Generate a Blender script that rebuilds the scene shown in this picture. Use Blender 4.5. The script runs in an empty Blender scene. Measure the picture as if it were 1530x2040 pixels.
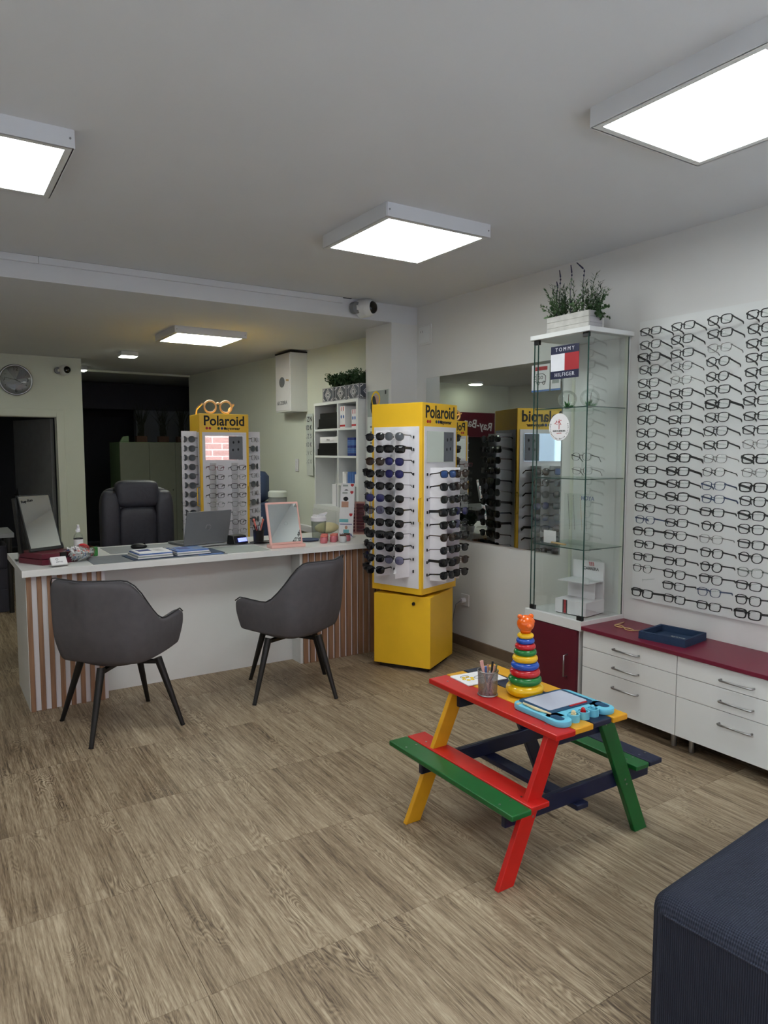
import bpy, bmesh, math, random
from mathutils import Matrix, Vector, Euler
R = math.radians
random.seed(7)
scene = bpy.context.scene
COL = scene.collection

# ------------------------------------------------------------------ camera
cam_d = bpy.data.cameras.new('camera'); cam = bpy.data.objects.new('camera', cam_d); COL.objects.link(cam)
cam_d.sensor_fit = 'VERTICAL'; cam_d.sensor_height = 36.0; cam_d.lens = 36.0 * 1414.0 / 2040.0
cam_d.clip_start = 0.05
cam.location = (0, 0, 1.48)
cam.rotation_euler = (R(90 - 4.85), 0, R(-32.8))
scene.camera = cam
# ------------------------------------------------------------------ view, world, daylight
scene.view_settings.view_transform = 'Standard'; scene.view_settings.look = 'None'
scene.view_settings.gamma = 1.0; scene.view_settings.exposure = 0.99
scene.view_settings.use_curve_mapping = False
w = bpy.data.worlds.new('overcast_sky'); scene.world = w; w.use_nodes = True
bg = w.node_tree.nodes['Background']; bg.inputs[0].default_value = (0.81, 0.89, 1.0, 1); bg.inputs[1].default_value = 13.0
pl = bpy.data.lights.new('shop_window_portal', 'AREA'); pl.shape = 'RECTANGLE'; pl.size = 4.0; pl.size_y = 2.2
pl.cycles.is_portal = True
plo = bpy.data.objects.new('shop_window_portal', pl); COL.objects.link(plo)
plo.location = (1.2, -1.14, 1.35); plo.rotation_euler = (R(90), 0, R(180))
scene.cycles.max_bounces = 6; scene.cycles.diffuse_bounces = 3; scene.cycles.glossy_bounces = 3; scene.cycles.transparent_max_bounces = 16
scene.cycles.caustics_reflective = False; scene.cycles.caustics_refractive = False
scene.cycles.use_adaptive_sampling = True; scene.cycles.adaptive_threshold = 0.06
PANEL = 7.4          # radiance of the ceiling panels
PCOL = (0.94, 1.0, 0.985)

# ------------------------------------------------------------------ materials
def lin(h):
    h = h.lstrip('#'); o = []
    for i in (0, 2, 4):
        v = int(h[i:i+2], 16) / 255.0
        o.append(v / 12.92 if v <= 0.04045 else ((v + 0.055) / 1.055) ** 2.4)
    return (o[0], o[1], o[2], 1)
MATS = {}
def mat(name, hexc, rough=0.5, metal=0.0, spec=0.5, var=0.06, scale=12.0, bump=0.0, coat=0.0):
    """principled with a little procedural tone variation (and optional fine relief)"""
    if name in MATS: return MATS[name]
    m = bpy.data.materials.new(name); m.use_nodes = True; nt = m.node_tree; N = nt.nodes; L = nt.links
    b = N['Principled BSDF']; c = lin(hexc)
    b.inputs['Roughness'].default_value = rough; b.inputs['Metallic'].default_value = metal
    b.inputs['Specular IOR Level'].default_value = spec; b.inputs['Coat Weight'].default_value = coat
    b.inputs['Base Color'].default_value = c
    if var > 0 or bump > 0:
        tc = N.new('ShaderNodeTexCoord'); no = N.new('ShaderNodeTexNoise'); no.inputs['Scale'].default_value = scale
        no.inputs['Detail'].default_value = 3
        L.new(tc.outputs['Object'], no.inputs['Vector'])
        if var > 0:
            r = N.new('ShaderNodeValToRGB')
            r.color_ramp.elements[0].position = 0.3; r.color_ramp.elements[1].position = 0.7
            r.color_ramp.elements[0].color = (c[0]*(1-var), c[1]*(1-var), c[2]*(1-var), 1)
            r.color_ramp.elements[1].color = (min(1, c[0]*(1+var)), min(1, c[1]*(1+var)), min(1, c[2]*(1+var)), 1)
            L.new(no.outputs['Fac'], r.inputs['Fac']); L.new(r.outputs['Color'], b.inputs['Base Color'])
        if bump > 0:
            bp = N.new('ShaderNodeBump'); bp.inputs['Strength'].default_value = bump; bp.inputs['Distance'].default_value = 0.01
            L.new(no.outputs['Fac'], bp.inputs['Height']); L.new(bp.outputs['Normal'], b.inputs['Normal'])
    MATS[name] = m; return m
def glass(name, hexc, refl=0.08, rough=0.02, mul=0.35):
    """thin sheet: tinted transparency plus a Fresnel reflection"""
    m = bpy.data.materials.new(name); m.use_nodes = True; nt = m.node_tree; N = nt.nodes; L = nt.links
    N.remove(N['Principled BSDF']); out = N['Material Output']
    t = N.new('ShaderNodeBsdfTransparent'); t.inputs[0].default_value = lin(hexc)
    g = N.new('ShaderNodeBsdfGlossy'); g.inputs['Roughness'].default_value = rough
    lw = N.new('ShaderNodeLayerWeight'); lw.inputs['Blend'].default_value = 0.25
    mt = N.new('ShaderNodeMath'); mt.operation = 'MULTIPLY_ADD'; mt.inputs[1].default_value = mul; mt.inputs[2].default_value = refl * 0.5
    mt.use_clamp = True
    mx = N.new('ShaderNodeMixShader')
    L.new(lw.outputs['Fresnel'], mt.inputs[0]); L.new(mt.outputs[0], mx.inputs[0])
    L.new(t.outputs[0], mx.inputs[1]); L.new(g.outputs[0], mx.inputs[2]); L.new(mx.outputs[0], out.inputs[0])
    MATS[name] = m; return m
def emis(name, col, s):
    m = bpy.data.materials.new(name); m.use_nodes = True; nt = m.node_tree; N = nt.nodes
    b = N['Principled BSDF']; b.inputs['Base Color'].default_value = (.8, .8, .8, 1)
    b.inputs['Emission Color'].default_value = (*col, 1); b.inputs['Emission Strength'].default_value = s
    MATS[name] = m; return m
def wood(name, c1, c2, sx=40, sy=40, sz=2.0, rough=0.55):
    m = bpy.data.materials.new(name); m.use_nodes = True; nt = m.node_tree; N = nt.nodes; L = nt.links
    b = N['Principled BSDF']; b.inputs['Roughness'].default_value = rough
    tc = N.new('ShaderNodeTexCoord'); mp = N.new('ShaderNodeMapping'); mp.inputs['Scale'].default_value = (sx, sy, sz)
    oi = N.new('ShaderNodeObjectInfo'); ad = N.new('ShaderNodeVectorMath'); ad.operation = 'SCALE'; ad.inputs['Scale'].default_value = 37
    cb = N.new('ShaderNodeCombineXYZ'); av = N.new('ShaderNodeVectorMath')
    for i in range(3): L.new(oi.outputs['Random'], cb.inputs[i])
    L.new(cb.outputs[0], ad.inputs[0]); L.new(tc.outputs['Object'], mp.inputs[0]); L.new(mp.outputs[0], av.inputs[0]); L.new(ad.outputs[0], av.inputs[1])
    no = N.new('ShaderNodeTexNoise'); no.inputs['Scale'].default_value = 1; no.inputs['Detail'].default_value = 5; no.inputs['Distortion'].default_value = .4
    L.new(av.outputs[0], no.inputs['Vector'])
    r = N.new('ShaderNodeValToRGB'); r.color_ramp.elements[0].position = .32; r.color_ramp.elements[1].position = .68
    r.color_ramp.elements[0].color = lin(c1); r.color_ramp.elements[1].color = lin(c2)
    L.new(no.outputs['Fac'], r.inputs[0]); L.new(r.outputs[0], b.inputs['Base Color'])
    MATS[name] = m; return m

mat('ceiling', '#dadbde', .9, var=.015, scale=2)
mat('wall', '#dcdbd9', .85, var=.015, scale=3, bump=.02)
mat('wall_green', '#dde0d3', .85, var=.015, scale=3)
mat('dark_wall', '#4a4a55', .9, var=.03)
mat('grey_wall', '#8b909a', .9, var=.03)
mat('white_lam', '#e0e1e0', .35, var=.01)
mat('desk_white', '#e2e1df', .28, var=.01)
mat('white_pl', '#e6e4e8', .45, var=.01)
mat('acrylic', '#e9e7ec', .3, var=.02, scale=30)
mat('yellow', '#f6c32a', .42, var=.02)
mat('black', '#0b0b0d', .45, var=.05)
mat('black_gloss', '#08080a', .18, var=.05)
mat('rubber', '#101012', .8)
mat('dark_gap', '#2c2722', .9)
mat('maroon', '#6d1730', .4, var=.03)
mat('maroon_dk', '#5c1226', .4, var=.03)
mat('steel', '#a9a9ab', .28, metal=1, var=.03)
mat('dark_steel', '#4a4a4c', .35, metal=1, var=.03)
mat('mirror', '#e6ebe8', .015, metal=1, var=0)
mat('fabric', '#5e5c60', 1.0, spec=.08, var=.05, scale=25, bump=.02)
mat('piping', '#2e2e31', .9)
mat('leather', '#2b2b34', .5, var=.12, scale=40, bump=.15)
mat('navy', '#0c1534', .4, var=.1, scale=20)
mat('red', '#c01a14', .38, var=.05, scale=18)
mat('green', '#0b5a26', .38, var=.07, scale=18)
mat('yel', '#dba01c', .42, var=.06, scale=18)
mat('toy_yellow', '#f2c410', .22, var=0, coat=.3)
mat('toy_green', '#137a34', .22, var=0, coat=.3)
mat('toy_red', '#c51420', .22, var=0, coat=.3)
mat('toy_blue', '#1450b8', .22, var=0, coat=.3)
mat('toy_orange', '#f26a10', .22, var=0, coat=.3)
mat('aqua', '#6cc3de', .35, var=.02)
mat('teal_dark', '#14476b', .35)
mat('screen', '#b9bfd0', .4, var=.02)
mat('cream', '#e8dcae', .4)
mat('paper', '#e6e4e6', .7, var=.02)
mat('paper_blue', '#4b6fae', .6, var=.1)
mat('ink', '#15151a', .7)
mat('ink_grey', '#70737a', .7)
mat('ink_grey2', '#9aa09c', .7)
mat('ink_red', '#b51f28', .6)
mat('ink_blue', '#1c2f7a', .6)
mat('ink_teal', '#6fb3bb', .6)
mat('skin_print', '#b98d78', .7)
mat('purple', '#4b2e86', .6)
mat('flag_navy', '#141a3c', .5)
mat('flag_red', '#a3222b', .5)
mat('flag_white', '#dcdde4', .5)
mat('navy_box', '#18304e', .75, var=.08, scale=30)
mat('pink', '#e3b0a6', .4, var=.02)
mat('candy', '#e07a86', .5, var=.15, scale=200)
mat('salmon', '#e07b70', .5)
mat('laptop', '#707276', .45, metal=.2, var=.03)
mat('gold', '#c9a878', .4, metal=.3)
mat('wood_frame', '#cfa680', .5, var=.08)
mat('leaf', '#2f4d2a', .7, var=.35, scale=60)
mat('leaf_dk', '#223520', .7, var=.35, scale=60)
mat('leaf_lt', '#5f7d55', .7, var=.3, scale=60)
mat('leaf_bright', '#2f7a35', .6, var=.25, scale=60)
mat('lavender', '#33304a', .8, var=.2, scale=80)
mat('stem', '#3e4f33', .8)
mat('dry', '#2a2d24', .9)
mat('box_brown', '#5b4034', .8, var=.1)
mat('wardrobe', '#8f9384', .55, var=.02)
mat('wardrobe_side', '#86a07a', .55, var=.02)
mat('bin_blue', '#3b4a6b', .5)
mat('cloud', '#d8ddd8', .3)
mat('whitewash', '#c2c0bb', .8, var=.14, scale=18, bump=.1)
mat('whitewash2', '#b4b2b4', .8, var=.14, scale=18, bump=.1)
mat('lens_dark', '#0d0d13', .08, var=0, coat=.4)
mat('lens_brown', '#2b1d18', .08, var=0, coat=.4)
mat('lens_blue', '#31528c', .08, var=0, coat=.4)
mat('lens_violet', '#23235a', .08, var=0, coat=.4)
mat('lens_grey', '#5b5f66', .1, var=0, coat=.4)
mat('frame_grey', '#7d7b78', .35, metal=.5)
mat('frame_tort', '#3d2a1c', .35, var=.4, scale=120)
mat('frame_wine', '#6e1f38', .35)
mat('frame_blue', '#2a3d5c', .35)
mat('baseboard', '#6f5d4c', .6, var=.12, scale=9)
mat('clock_face', '#b9b8c4', .35, var=.01)
mat('lcd', '#3550d8', .3)
mat('soft_grey', '#8b8d90', .6)
mat('tile_grey', '#4a4d57', .5, var=.1)
glass('glass', '#fcfefd', .05, .02, .28)
glass('glass_green', '#f6fbf8', .05, .02, .28)
glass('clear', '#fafcfb', .05)
glass('lens_clear', '#fcfdfd', .03, .04, .22)
glass('frosty', '#d7dbd8', .08, .2)
glass('lens_smoke', '#8f8fb0', .12)
glass('pane', '#f4f8f6', .05)
mat('glass_edge', '#2c4a44', .2)
wood('slat_wood', '#7f5c46', '#a07a5e', 60, 60, 3)
wood('toy_grain', '#d0951b', '#dfa72a', 40, 2, 40)
emis('panel', PCOL, PANEL)
emis('panel_back', (0.95, 1.0, 0.88), 10.0)
emis('spot', (0.93, 1.0, 0.80), 8.0)
emis('spot_dim', (0.93, 1.0, 0.80), 9.0)
emis('lcd_on', (0.10, 0.16, 0.9), 0.9)

def floor_mat():
    m = bpy.data.materials.new('floor_vinyl'); m.use_nodes = True; nt = m.node_tree; N = nt.nodes; L = nt.links
    b = N['Principled BSDF']; b.inputs['Roughness'].default_value = .5; b.inputs['Specular IOR Level'].default_value = .35
    tc = N.new('ShaderNodeTexCoord'); oi = N.new('ShaderNodeObjectInfo')
    cb = N.new('ShaderNodeCombineXYZ'); sc = N.new('ShaderNodeVectorMath'); sc.operation = 'SCALE'; sc.inputs['Scale'].default_value = 53
    for i in range(3): L.new(oi.outputs['Random'], cb.inputs[i])
    L.new(cb.outputs[0], sc.inputs[0])
    def V(sx, sy):
        mp = N.new('ShaderNodeMapping'); mp.inputs['Scale'].default_value = (sx, sy, 1); L.new(tc.outputs['Object'], mp.inputs[0])
        a = N.new('ShaderNodeVectorMath'); L.new(mp.outputs[0], a.inputs[0]); L.new(sc.outputs[0], a.inputs[1]); return a.outputs[0]
    def noise(v, s, d, dist=0):
        n = N.new('ShaderNodeTexNoise'); n.inputs['Scale'].default_value = s; n.inputs['Detail'].default_value = d
        n.inputs['Distortion'].default_value = dist; n.inputs['Roughness'].default_value = .6; L.new(v, n.inputs['Vector']); return n.outputs['Fac']
    def math_(op, a, b_=None, v=None):
        n = N.new('ShaderNodeMath'); n.operation = op
        L.new(a, n.inputs[0])
        if b_ is not None: L.new(b_, n.inputs[1])
        elif v is not None: n.inputs[1].default_value = v
        return n.outputs[0]
    fibre = noise(V(420, 26), 1, 3, .1)
    streak = noise(V(130, 5.5), 1, 8, .3)
    band = noise(V(26, 1.1), 1, 4, .6)
    big = noise(V(5, 1.2), 1, 2, .4)
    # growth-ring figure, only where the broad field is high
    ring = noise(V(9, 2.2), 1, 2, .25); rs = math_('SINE', math_('MULTIPLY', ring, v=190.0))
    gate = noise(V(5.5, 2.0), 1.3, 1); gate = math_('MULTIPLY', math_('MAXIMUM', math_('SUBTRACT', gate, v=.5), v=0.0), v=.30)
    rs = math_('MULTIPLY', rs, gate)
    a = math_('ADD', math_('MULTIPLY', fibre, v=.24), math_('MULTIPLY', streak, v=.46))
    a = math_('ADD', a, math_('MULTIPLY', band, v=.26)); a = math_('ADD', a, math_('MULTIPLY', big, v=.14)); a = math_('ADD', a, rs)
    rnd = math_('MULTIPLY', oi.outputs['Random'], v=.025); a = math_('ADD', a, rnd)
    r = N.new('ShaderNodeValToRGB'); e = r.color_ramp.elements
    e[0].position = .41; e[0].color = lin('#45382b'); e[1].position = .72; e[1].color = lin('#bcab92')
    x = e.new(.50); x.color = lin('#76644f'); x = e.new(.575); x.color = lin('#928069')
    L.new(a, r.inputs[0]); L.new(r.outputs[0], b.inputs['Base Color'])
    bp = N.new('ShaderNodeBump'); bp.inputs['Strength'].default_value = .12; bp.inputs['Distance'].default_value = .003
    L.new(a, bp.inputs['Height']); L.new(bp.outputs[0], b.inputs['Normal'])
    MATS['floor_vinyl'] = m
floor_mat()
def ribbed(name, hexc, hex2):
    m = bpy.data.materials.new(name); m.use_nodes = True; nt = m.node_tree; N = nt.nodes; L = nt.links
    b = N['Principled BSDF']; b.inputs['Roughness'].default_value = .95; b.inputs['Specular IOR Level'].default_value = .15
    tc = N.new('ShaderNodeTexCoord')
    wv = N.new('ShaderNodeTexWave'); wv.bands_direction = 'X'; wv.inputs['Scale'].default_value = 60; wv.inputs['Distortion'].default_value = .4
    wv.inputs['Detail'].default_value = 2; wv.inputs['Detail Scale'].default_value = 3
    wz = N.new('ShaderNodeTexWave'); wz.bands_direction = 'Y'; wz.inputs['Scale'].default_value = 60; wz.inputs['Distortion'].default_value = .8
    L.new(tc.outputs['Object'], wv.inputs[0]); L.new(tc.outputs['Object'], wz.inputs[0])
    mu = N.new('ShaderNodeMath'); mu.operation = 'ADD'; h1 = N.new('ShaderNodeMath'); h1.operation = 'MULTIPLY'; h1.inputs[1].default_value = .5; L.new(wv.outputs['Fac'], h1.inputs[0]); L.new(h1.outputs[0], mu.inputs[0])
    m2 = N.new('ShaderNodeMath'); m2.operation = 'MULTIPLY_ADD'; m2.inputs[1].default_value = .5; m2.inputs[2].default_value = .0
    L.new(wz.outputs['Fac'], m2.inputs[0]); L.new(m2.outputs[0], mu.inputs[1])
    r = N.new('ShaderNodeValToRGB'); r.color_ramp.elements[0].color = lin(hex2); r.color_ramp.elements[1].color = lin(hexc)
    L.new(mu.outputs[0], r.inputs[0]); L.new(r.outputs[0], b.inputs['Base Color'])
    bp = N.new('ShaderNodeBump'); bp.inputs['Strength'].default_value = .6; bp.inputs['Distance'].default_value = .004
    L.new(mu.outputs[0], bp.inputs['Height']); L.new(bp.outputs[0], b.inputs['Normal'])
    MATS[name] = m
ribbed('sofa_rib', '#3b3f4c', '#20222c')
def brickmat():
    m = bpy.data.materials.new('street_brick'); m.use_nodes = True; nt = m.node_tree; N = nt.nodes; L = nt.links
    b = N['Principled BSDF']; b.inputs['Roughness'].default_value = .9
    tc = N.new('ShaderNodeTexCoord'); mp = N.new('ShaderNodeMapping'); mp.inputs['Rotation'].default_value = (R(-90), 0, 0)
    bk = N.new('ShaderNodeTexBrick'); bk.inputs['Scale'].default_value = 1.0; bk.inputs['Brick Width'].default_value = .5; bk.inputs['Row Height'].default_value = .17
    bk.inputs['Mortar Size'].default_value = .012
    bk.inputs['Color1'].default_value = lin('#5f3e39'); bk.inputs['Color2'].default_value = lin('#573732'); bk.inputs['Mortar'].default_value = lin('#6e625d')
    L.new(tc.outputs['Object'], mp.inputs[0]); L.new(mp.outputs[0], bk.inputs[0]); L.new(bk.outputs[0], b.inputs['Base Color'])
    MATS['street_brick'] = m
brickmat()

# ------------------------------------------------------------------ mesh helpers
class MB:
    def __init__(s, M=None): s.v = []; s.f = []; s.M = M
    def add(s, vs, fs, M=None):
        o = len(s.v); m = M if M is not None else s.M
        for p in vs:
            p = Vector(p); s.v.append(tuple(m @ p) if m is not None else tuple(p))
        s.f += [tuple(i + o for i in f) for f in fs]; return s
    def box(s, x0, x1, y0, y1, z0, z1, M=None):
        return s.add([(x0,y0,z0),(x1,y0,z0),(x1,y1,z0),(x0,y1,z0),(x0,y0,z1),(x1,y0,z1),(x1,y1,z1),(x0,y1,z1)],
                     [(0,3,2,1),(4,5,6,7),(0,1,5,4),(1,2,6,5),(2,3,7,6),(3,0,4,7)], M)
    def beam(s, p0, p1, w, h, upv=(0,0,1), M=None):
        """rectangular bar between two points: w across, h along 'up'"""
        p0 = Vector(p0); p1 = Vector(p1); d = (p1 - p0).normalized(); u = Vector(upv); sd = d.cross(u).normalized(); u = sd.cross(d)
        a = sd * w / 2; b = u * h / 2
        vs = [p0-a-b, p0+a-b, p0+a+b, p0-a+b, p1-a-b, p1+a-b, p1+a+b, p1-a+b]
        return s.add(vs, [(0,3,2,1),(4,5,6,7),(0,1,5,4),(1,2,6,5),(2,3,7,6),(3,0,4,7)], M)
    def cyl(s, p0, p1, r0, r1=None, n=12, M=None, caps=True):
        r1 = r0 if r1 is None else r1
        p0 = Vector(p0); p1 = Vector(p1); d = (p1 - p0).normalized()
        a = d.orthogonal().normalized(); b = d.cross(a); vs = []
        for p, r in ((p0, r0), (p1, r1)):
            for i in range(n):
                t = 2*math.pi*i/n; vs.append(p + a*math.cos(t)*r + b*math.sin(t)*r)
        fs = [(i, (i+1) % n, n+(i+1) % n, n+i) for i in range(n)]
        if caps: fs += [tuple(range(n-1, -1, -1)), tuple(range(n, 2*n))]
        return s.add(vs, fs, M)
    def tube(s, pts, r, n=8, closed=False, M=None):
        pts = [Vector(p) for p in pts]; k = len(pts); vs = []; fs = []; prev = None
        rs = r if isinstance(r, (list, tuple)) else [r]*k
        for i, p in enumerate(pts):
            if closed: d = pts[(i+1) % k] - pts[i-1]
            else: d = pts[min(i+1, k-1)] - pts[max(i-1, 0)]
            d.normalize()
            a = d.orthogonal().normalized() if prev is None else (prev - d*prev.dot(d)).normalized()
            prev = a; b = d.cross(a)
            for j in range(n):
                t = 2*math.pi*j/n; vs.append(p + (a*math.cos(t) + b*math.sin(t))*rs[i])
        for i in range(k if closed else k-1):
            i2 = (i+1) % k
            for j in range(n): fs.append((i*n+j, i*n+(j+1) % n, i2*n+(j+1) % n, i2*n+j))
        if not closed: fs += [tuple(range(n-1, -1, -1)), tuple(range((k-1)*n, k*n))]
        return s.add(vs, fs, M)
    def lathe(s, prof, n=24, c=(0,0,0), M=None, cap=True):
        vs = []; fs = []; k = len(prof)
        for r, z in prof:
            for j in range(n):
                t = 2*math.pi*j/n; vs.append((c[0]+r*math.cos(t), c[1]+r*math.sin(t), c[2]+z))
        for i in range(k-1):
            for j in range(n): fs.append((i*n+j, i*n+(j+1) % n, (i+1)*n+(j+1) % n, (i+1)*n+j))
        if cap: fs += [tuple(range(n-1, -1, -1)), tuple(range((k-1)*n, k*n))]
        return s.add(vs, fs, M)
    def prism(s, pts, z0, z1, M=None):
        n = len(pts); vs = [(x, y, z0) for x, y in pts] + [(x, y, z1) for x, y in pts]
        return s.add(vs, [tuple(range(n-1, -1, -1)), tuple(range(n, 2*n))] + [(i, (i+1) % n, n+(i+1) % n, n+i) for i in range(n)], M)
    def sphere(s, c, r, n=12, m=8, sq=(1,1,1), M=None):
        pr = []
        vs = []; fs = []
        for i in range(m+1):
            ph = math.pi*i/m
            for j in range(n):
                t = 2*math.pi*j/n; vs.append((c[0]+r*sq[0]*math.sin(ph)*math.cos(t), c[1]+r*sq[1]*math.sin(ph)*math.sin(t), c[2]-r*sq[2]*math.cos(ph)))
        for i in range(m):
            for j in range(n): fs.append((i*n+j, i*n+(j+1) % n, (i+1)*n+(j+1) % n, (i+1)*n+j))
        return s.add(vs, fs, M)
    def torus(s, c, R_, r, n=28, m=12, sz=1.0, M=None):
        vs = []; fs = []
        for i in range(n):
            t = 2*math.pi*i/n
            for j in range(m):
                p = 2*math.pi*j/m; q = R_ + r*math.cos(p); vs.append((c[0]+q*math.cos(t), c[1]+q*math.sin(t), c[2]+r*sz*math.sin(p)))
        for i in range(n):
            for j in range(m): fs.append((i*m+j, ((i+1) % n)*m+j, ((i+1) % n)*m+(j+1) % m, i*m+(j+1) % m))
        return s.add(vs, fs, M)
    def mesh(s, name, material, smooth=False, bevel=0.0, seg=2):
        me = bpy.data.meshes.new(name); me.from_pydata(s.v, [], s.f)
        bm = bmesh.new(); bm.from_mesh(me)
        bmesh.ops.remove_doubles(bm, verts=bm.verts, dist=1e-6)
        bmesh.ops.recalc_face_normals(bm, faces=bm.faces)
        if bevel > 0:
            bmesh.ops.bevel(bm, geom=[e for e in bm.edges if len(e.link_faces) == 2 and e.calc_face_angle(0) > .5], offset=bevel, segments=seg, profile=0.5, affect='EDGES', clamp_overlap=True)
        bm.to_mesh(me); bm.free()
        me.materials.append(MATS[material] if isinstance(material, str) else material)
        if smooth:
            for p in me.polygons: p.use_smooth = True
            if smooth == 'auto':
                try: me.set_sharp_from_angle(angle=R(40))
                except Exception: pass
        return me
    def build(s, name, material, parent=None, smooth=False, bevel=0.0, seg=2):
        return obj(name, s.mesh(name, material, smooth, bevel, seg), parent)
def obj(name, me, parent=None, M=None):
    o = bpy.data.objects.new(name, me); COL.objects.link(o); o.parent = parent
    if M is not None: o.matrix_local = M
    return o
def tag(o, label=None, cat=None, group=None, kind=None):
    if label: o['label'] = label
    if cat: o['category'] = cat
    if group: o['group'] = group
    if kind: o['kind'] = kind
    return o
def thing(name, label, cat, loc=(0,0,0), rz=0.0, group=None):
    o = bpy.data.objects.new(name, None); COL.objects.link(o); o.empty_display_size = .05
    o.location = loc; o.rotation_euler = (0, 0, R(rz)); return tag(o, label, cat, group)
def struct(name, mb, m, parent=None, **k):
    o = mb.build(name, m, parent, **k)
    if parent is None: o['kind'] = 'structure'
    return o
def T(x, y, z): return Matrix.Translation((x, y, z))
def RZ(a): return Matrix.Rotation(R(a), 4, 'Z')
def RX(a): return Matrix.Rotation(R(a), 4, 'X')
def RY(a): return Matrix.Rotation(R(a), 4, 'Y')
def text(name, body, size, m, parent, M, align='CENTER', bold=0.0, depth=0.0006, spacing=1.0, sx=1.0, label=None):
    """lettering as a thin mesh; M puts its XY plane"""
    c = bpy.data.curves.new('t', 'FONT'); c.body = body; c.size = size; c.align_x = align; c.align_y = 'CENTER'
    c.extrude = depth; c.offset = bold * size; c.space_character = spacing; c.resolution_u = 3
    t = bpy.data.objects.new('t', c); me = bpy.data.meshes.new_from_object(t)
    bpy.data.objects.remove(t); bpy.data.curves.remove(c)
    me.name = name; me.materials.clear(); me.materials.append(MATS[m])
    if sx != 1.0: me.transform(Matrix.Diagonal((sx, 1, 1, 1)))
    o = obj(name, me, parent, M)
    if label: o['label'] = label
    return o
FACE = RX(90)      # text plane facing -Y

# ================================================================== SETTING
CEIL, BCEIL, WX = 2.64, 2.50, 3.40
fl = struct('floor', MB().box(-1.2, 3.7, -1.3, 13.0, -.06, -.004), 'dark_gap')
tile_me = MB().box(-.2870, .2870, -.2980, .2980, -.004, 0).mesh('floor_tile', 'floor_vinyl', bevel=.0007, seg=1)
for i in range(-4, 6):
    for j in range(-5, 15):
        cx = .583 + .575*(i+.5); cy = 1.192 + .597*(j+.5)
        if cx < -1.2 or cx > 3.5: continue
        o = obj('floor_tile', tile_me, fl); o.location = (cx, cy, 0); o.rotation_euler = (0, 0, R(180) if (i*3+j) % 2 else 0)
struct('ceiling', MB().box(-1.2, 3.6, -1.3, 4.78, CEIL, CEIL+.1), 'ceiling')
struct('ceiling_back', MB().box(-1.2, 3.6, 4.78, 9.56, BCEIL, BCEIL+.2).box(-1.2, 3.6, 9.56, 13.0, BCEIL+.02, BCEIL+.2), 'ceiling')
struct('wall_right', MB().box(WX, WX+.12, -1.3, 5.18, 0, CEIL), 'wall')
M_ = MB(); M_.prism([(WX, 5.17), (WX+.12, 5.17), (3.15, 9.56), (3.03, 9.56)], 0, BCEIL); struct('wall_back_right', M_, 'wall_green')
struct('wall_pillar', MB().box(3.15, WX+.01, 4.78, 5.17, 0, BCEIL), 'wall')
struct('wall_left', MB().box(-1.12, -1.0, -1.3, 8.6, 0, CEIL), 'wall')
struct('wall_clock_side', MB().box(-1.0, .38, 8.45, 8.58, 0, BCEIL).box(1.214, 1.486, 8.45, 8.58, 0, BCEIL).box(.38, 1.214, 8.45, 8.58, 1.85, BCEIL), 'wall_green')
struct('wall_front', MB().box(-1.12, 3.5, -1.3, -1.18, 0, .22).box(-1.12, 3.5, -1.3, -1.18, 2.45, CEIL)
       .box(-1.12, -.8, -1.3, -1.18, .22, 2.45).box(3.2, 3.5, -1.3, -1.18, .22, 2.45), 'wall')
win = struct('window_1', MB().box(-.8, 3.2, -1.28, -1.20, .22, .28).box(-.8, 3.2, -1.28, -1.20, 2.39, 2.45)
       .box(-.8, -.74, -1.28, -1.20, .28, 2.39).box(3.14, 3.2, -1.28, -1.20, .28, 2.39).box(.50, .56, -1.28, -1.20, .28, 2.39).box(1.84, 1.90, -1.28, -1.20, .28, 2.39), 'white_pl')
for a, b in ((-.74, .50), (.56, 1.84), (1.90, 3.14)): MB().box(a, b, -1.243, -1.237, .28, 2.39).build('pane', 'pane', win)
struct('wall_far', MB().box(-1.2, 3.7, 12.4, 12.5, 0, 2.7).box(3.6, 3.7, 9.56, 12.5, 0, 2.7).box(-1.2, -1.1, 8.6, 12.5, 0, 2.7).box(3.10, 3.7, 9.50, 9.62, 0, 2.7), 'dark_wall')  # last box: unseen closing piece added to keep sky light from leaking in
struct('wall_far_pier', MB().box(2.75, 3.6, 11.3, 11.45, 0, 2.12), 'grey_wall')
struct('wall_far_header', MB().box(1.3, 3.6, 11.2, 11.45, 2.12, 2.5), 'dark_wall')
struct('baseboard_right', MB().box(WX-.014, WX, 3.11, 4.78, 0, .075), 'baseboard')
struct('baseboard_pillar', MB().box(3.15, WX-.014, 4.766, 4.78, 0, .075), 'baseboard')
t1 = struct('trim_1', MB().box(-1.0, .62, 4.757, 4.78, 2.598, CEIL-.002), 'ceiling'); struct('trim_2', MB().box(.623, 2.70, 4.757, 4.78, 2.598, CEIL-.002), 'ceiling')
struct('trim_3', MB().box(-1.0, 2.78, 4.762, 4.78, CEIL-.002, CEIL), 'black')
struct('trim_4', MB().box(1.30, 3.03, 9.50, 9.56, 2.475, 2.5), 'wall_green')
# door in the clock wall
d1 = struct('trim_5', MB().box(.30, .38, 8.43, 8.47, 0, 1.93).box(1.214, 1.294, 8.43, 8.47, 0, 1.93).box(.38, 1.214, 8.43, 8.47, 1.85, 1.93), 'wall_green', bevel=.012)
dm = T(1.205, 8.60, 0) @ RZ(180-69)
dr = struct('door_1', MB(dm).box(0, .81, 0, .04, .01, 1.84), 'soft_grey', bevel=.003)
MB(dm).box(.735, .765, .04, .05, .86, 1.06).cyl((.75, .05, .98), (.75, .09, .98), .008).cyl((.75, .085, .98), (.64, .085, .98), .008).build('door_handle', 'steel', dr)

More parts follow.
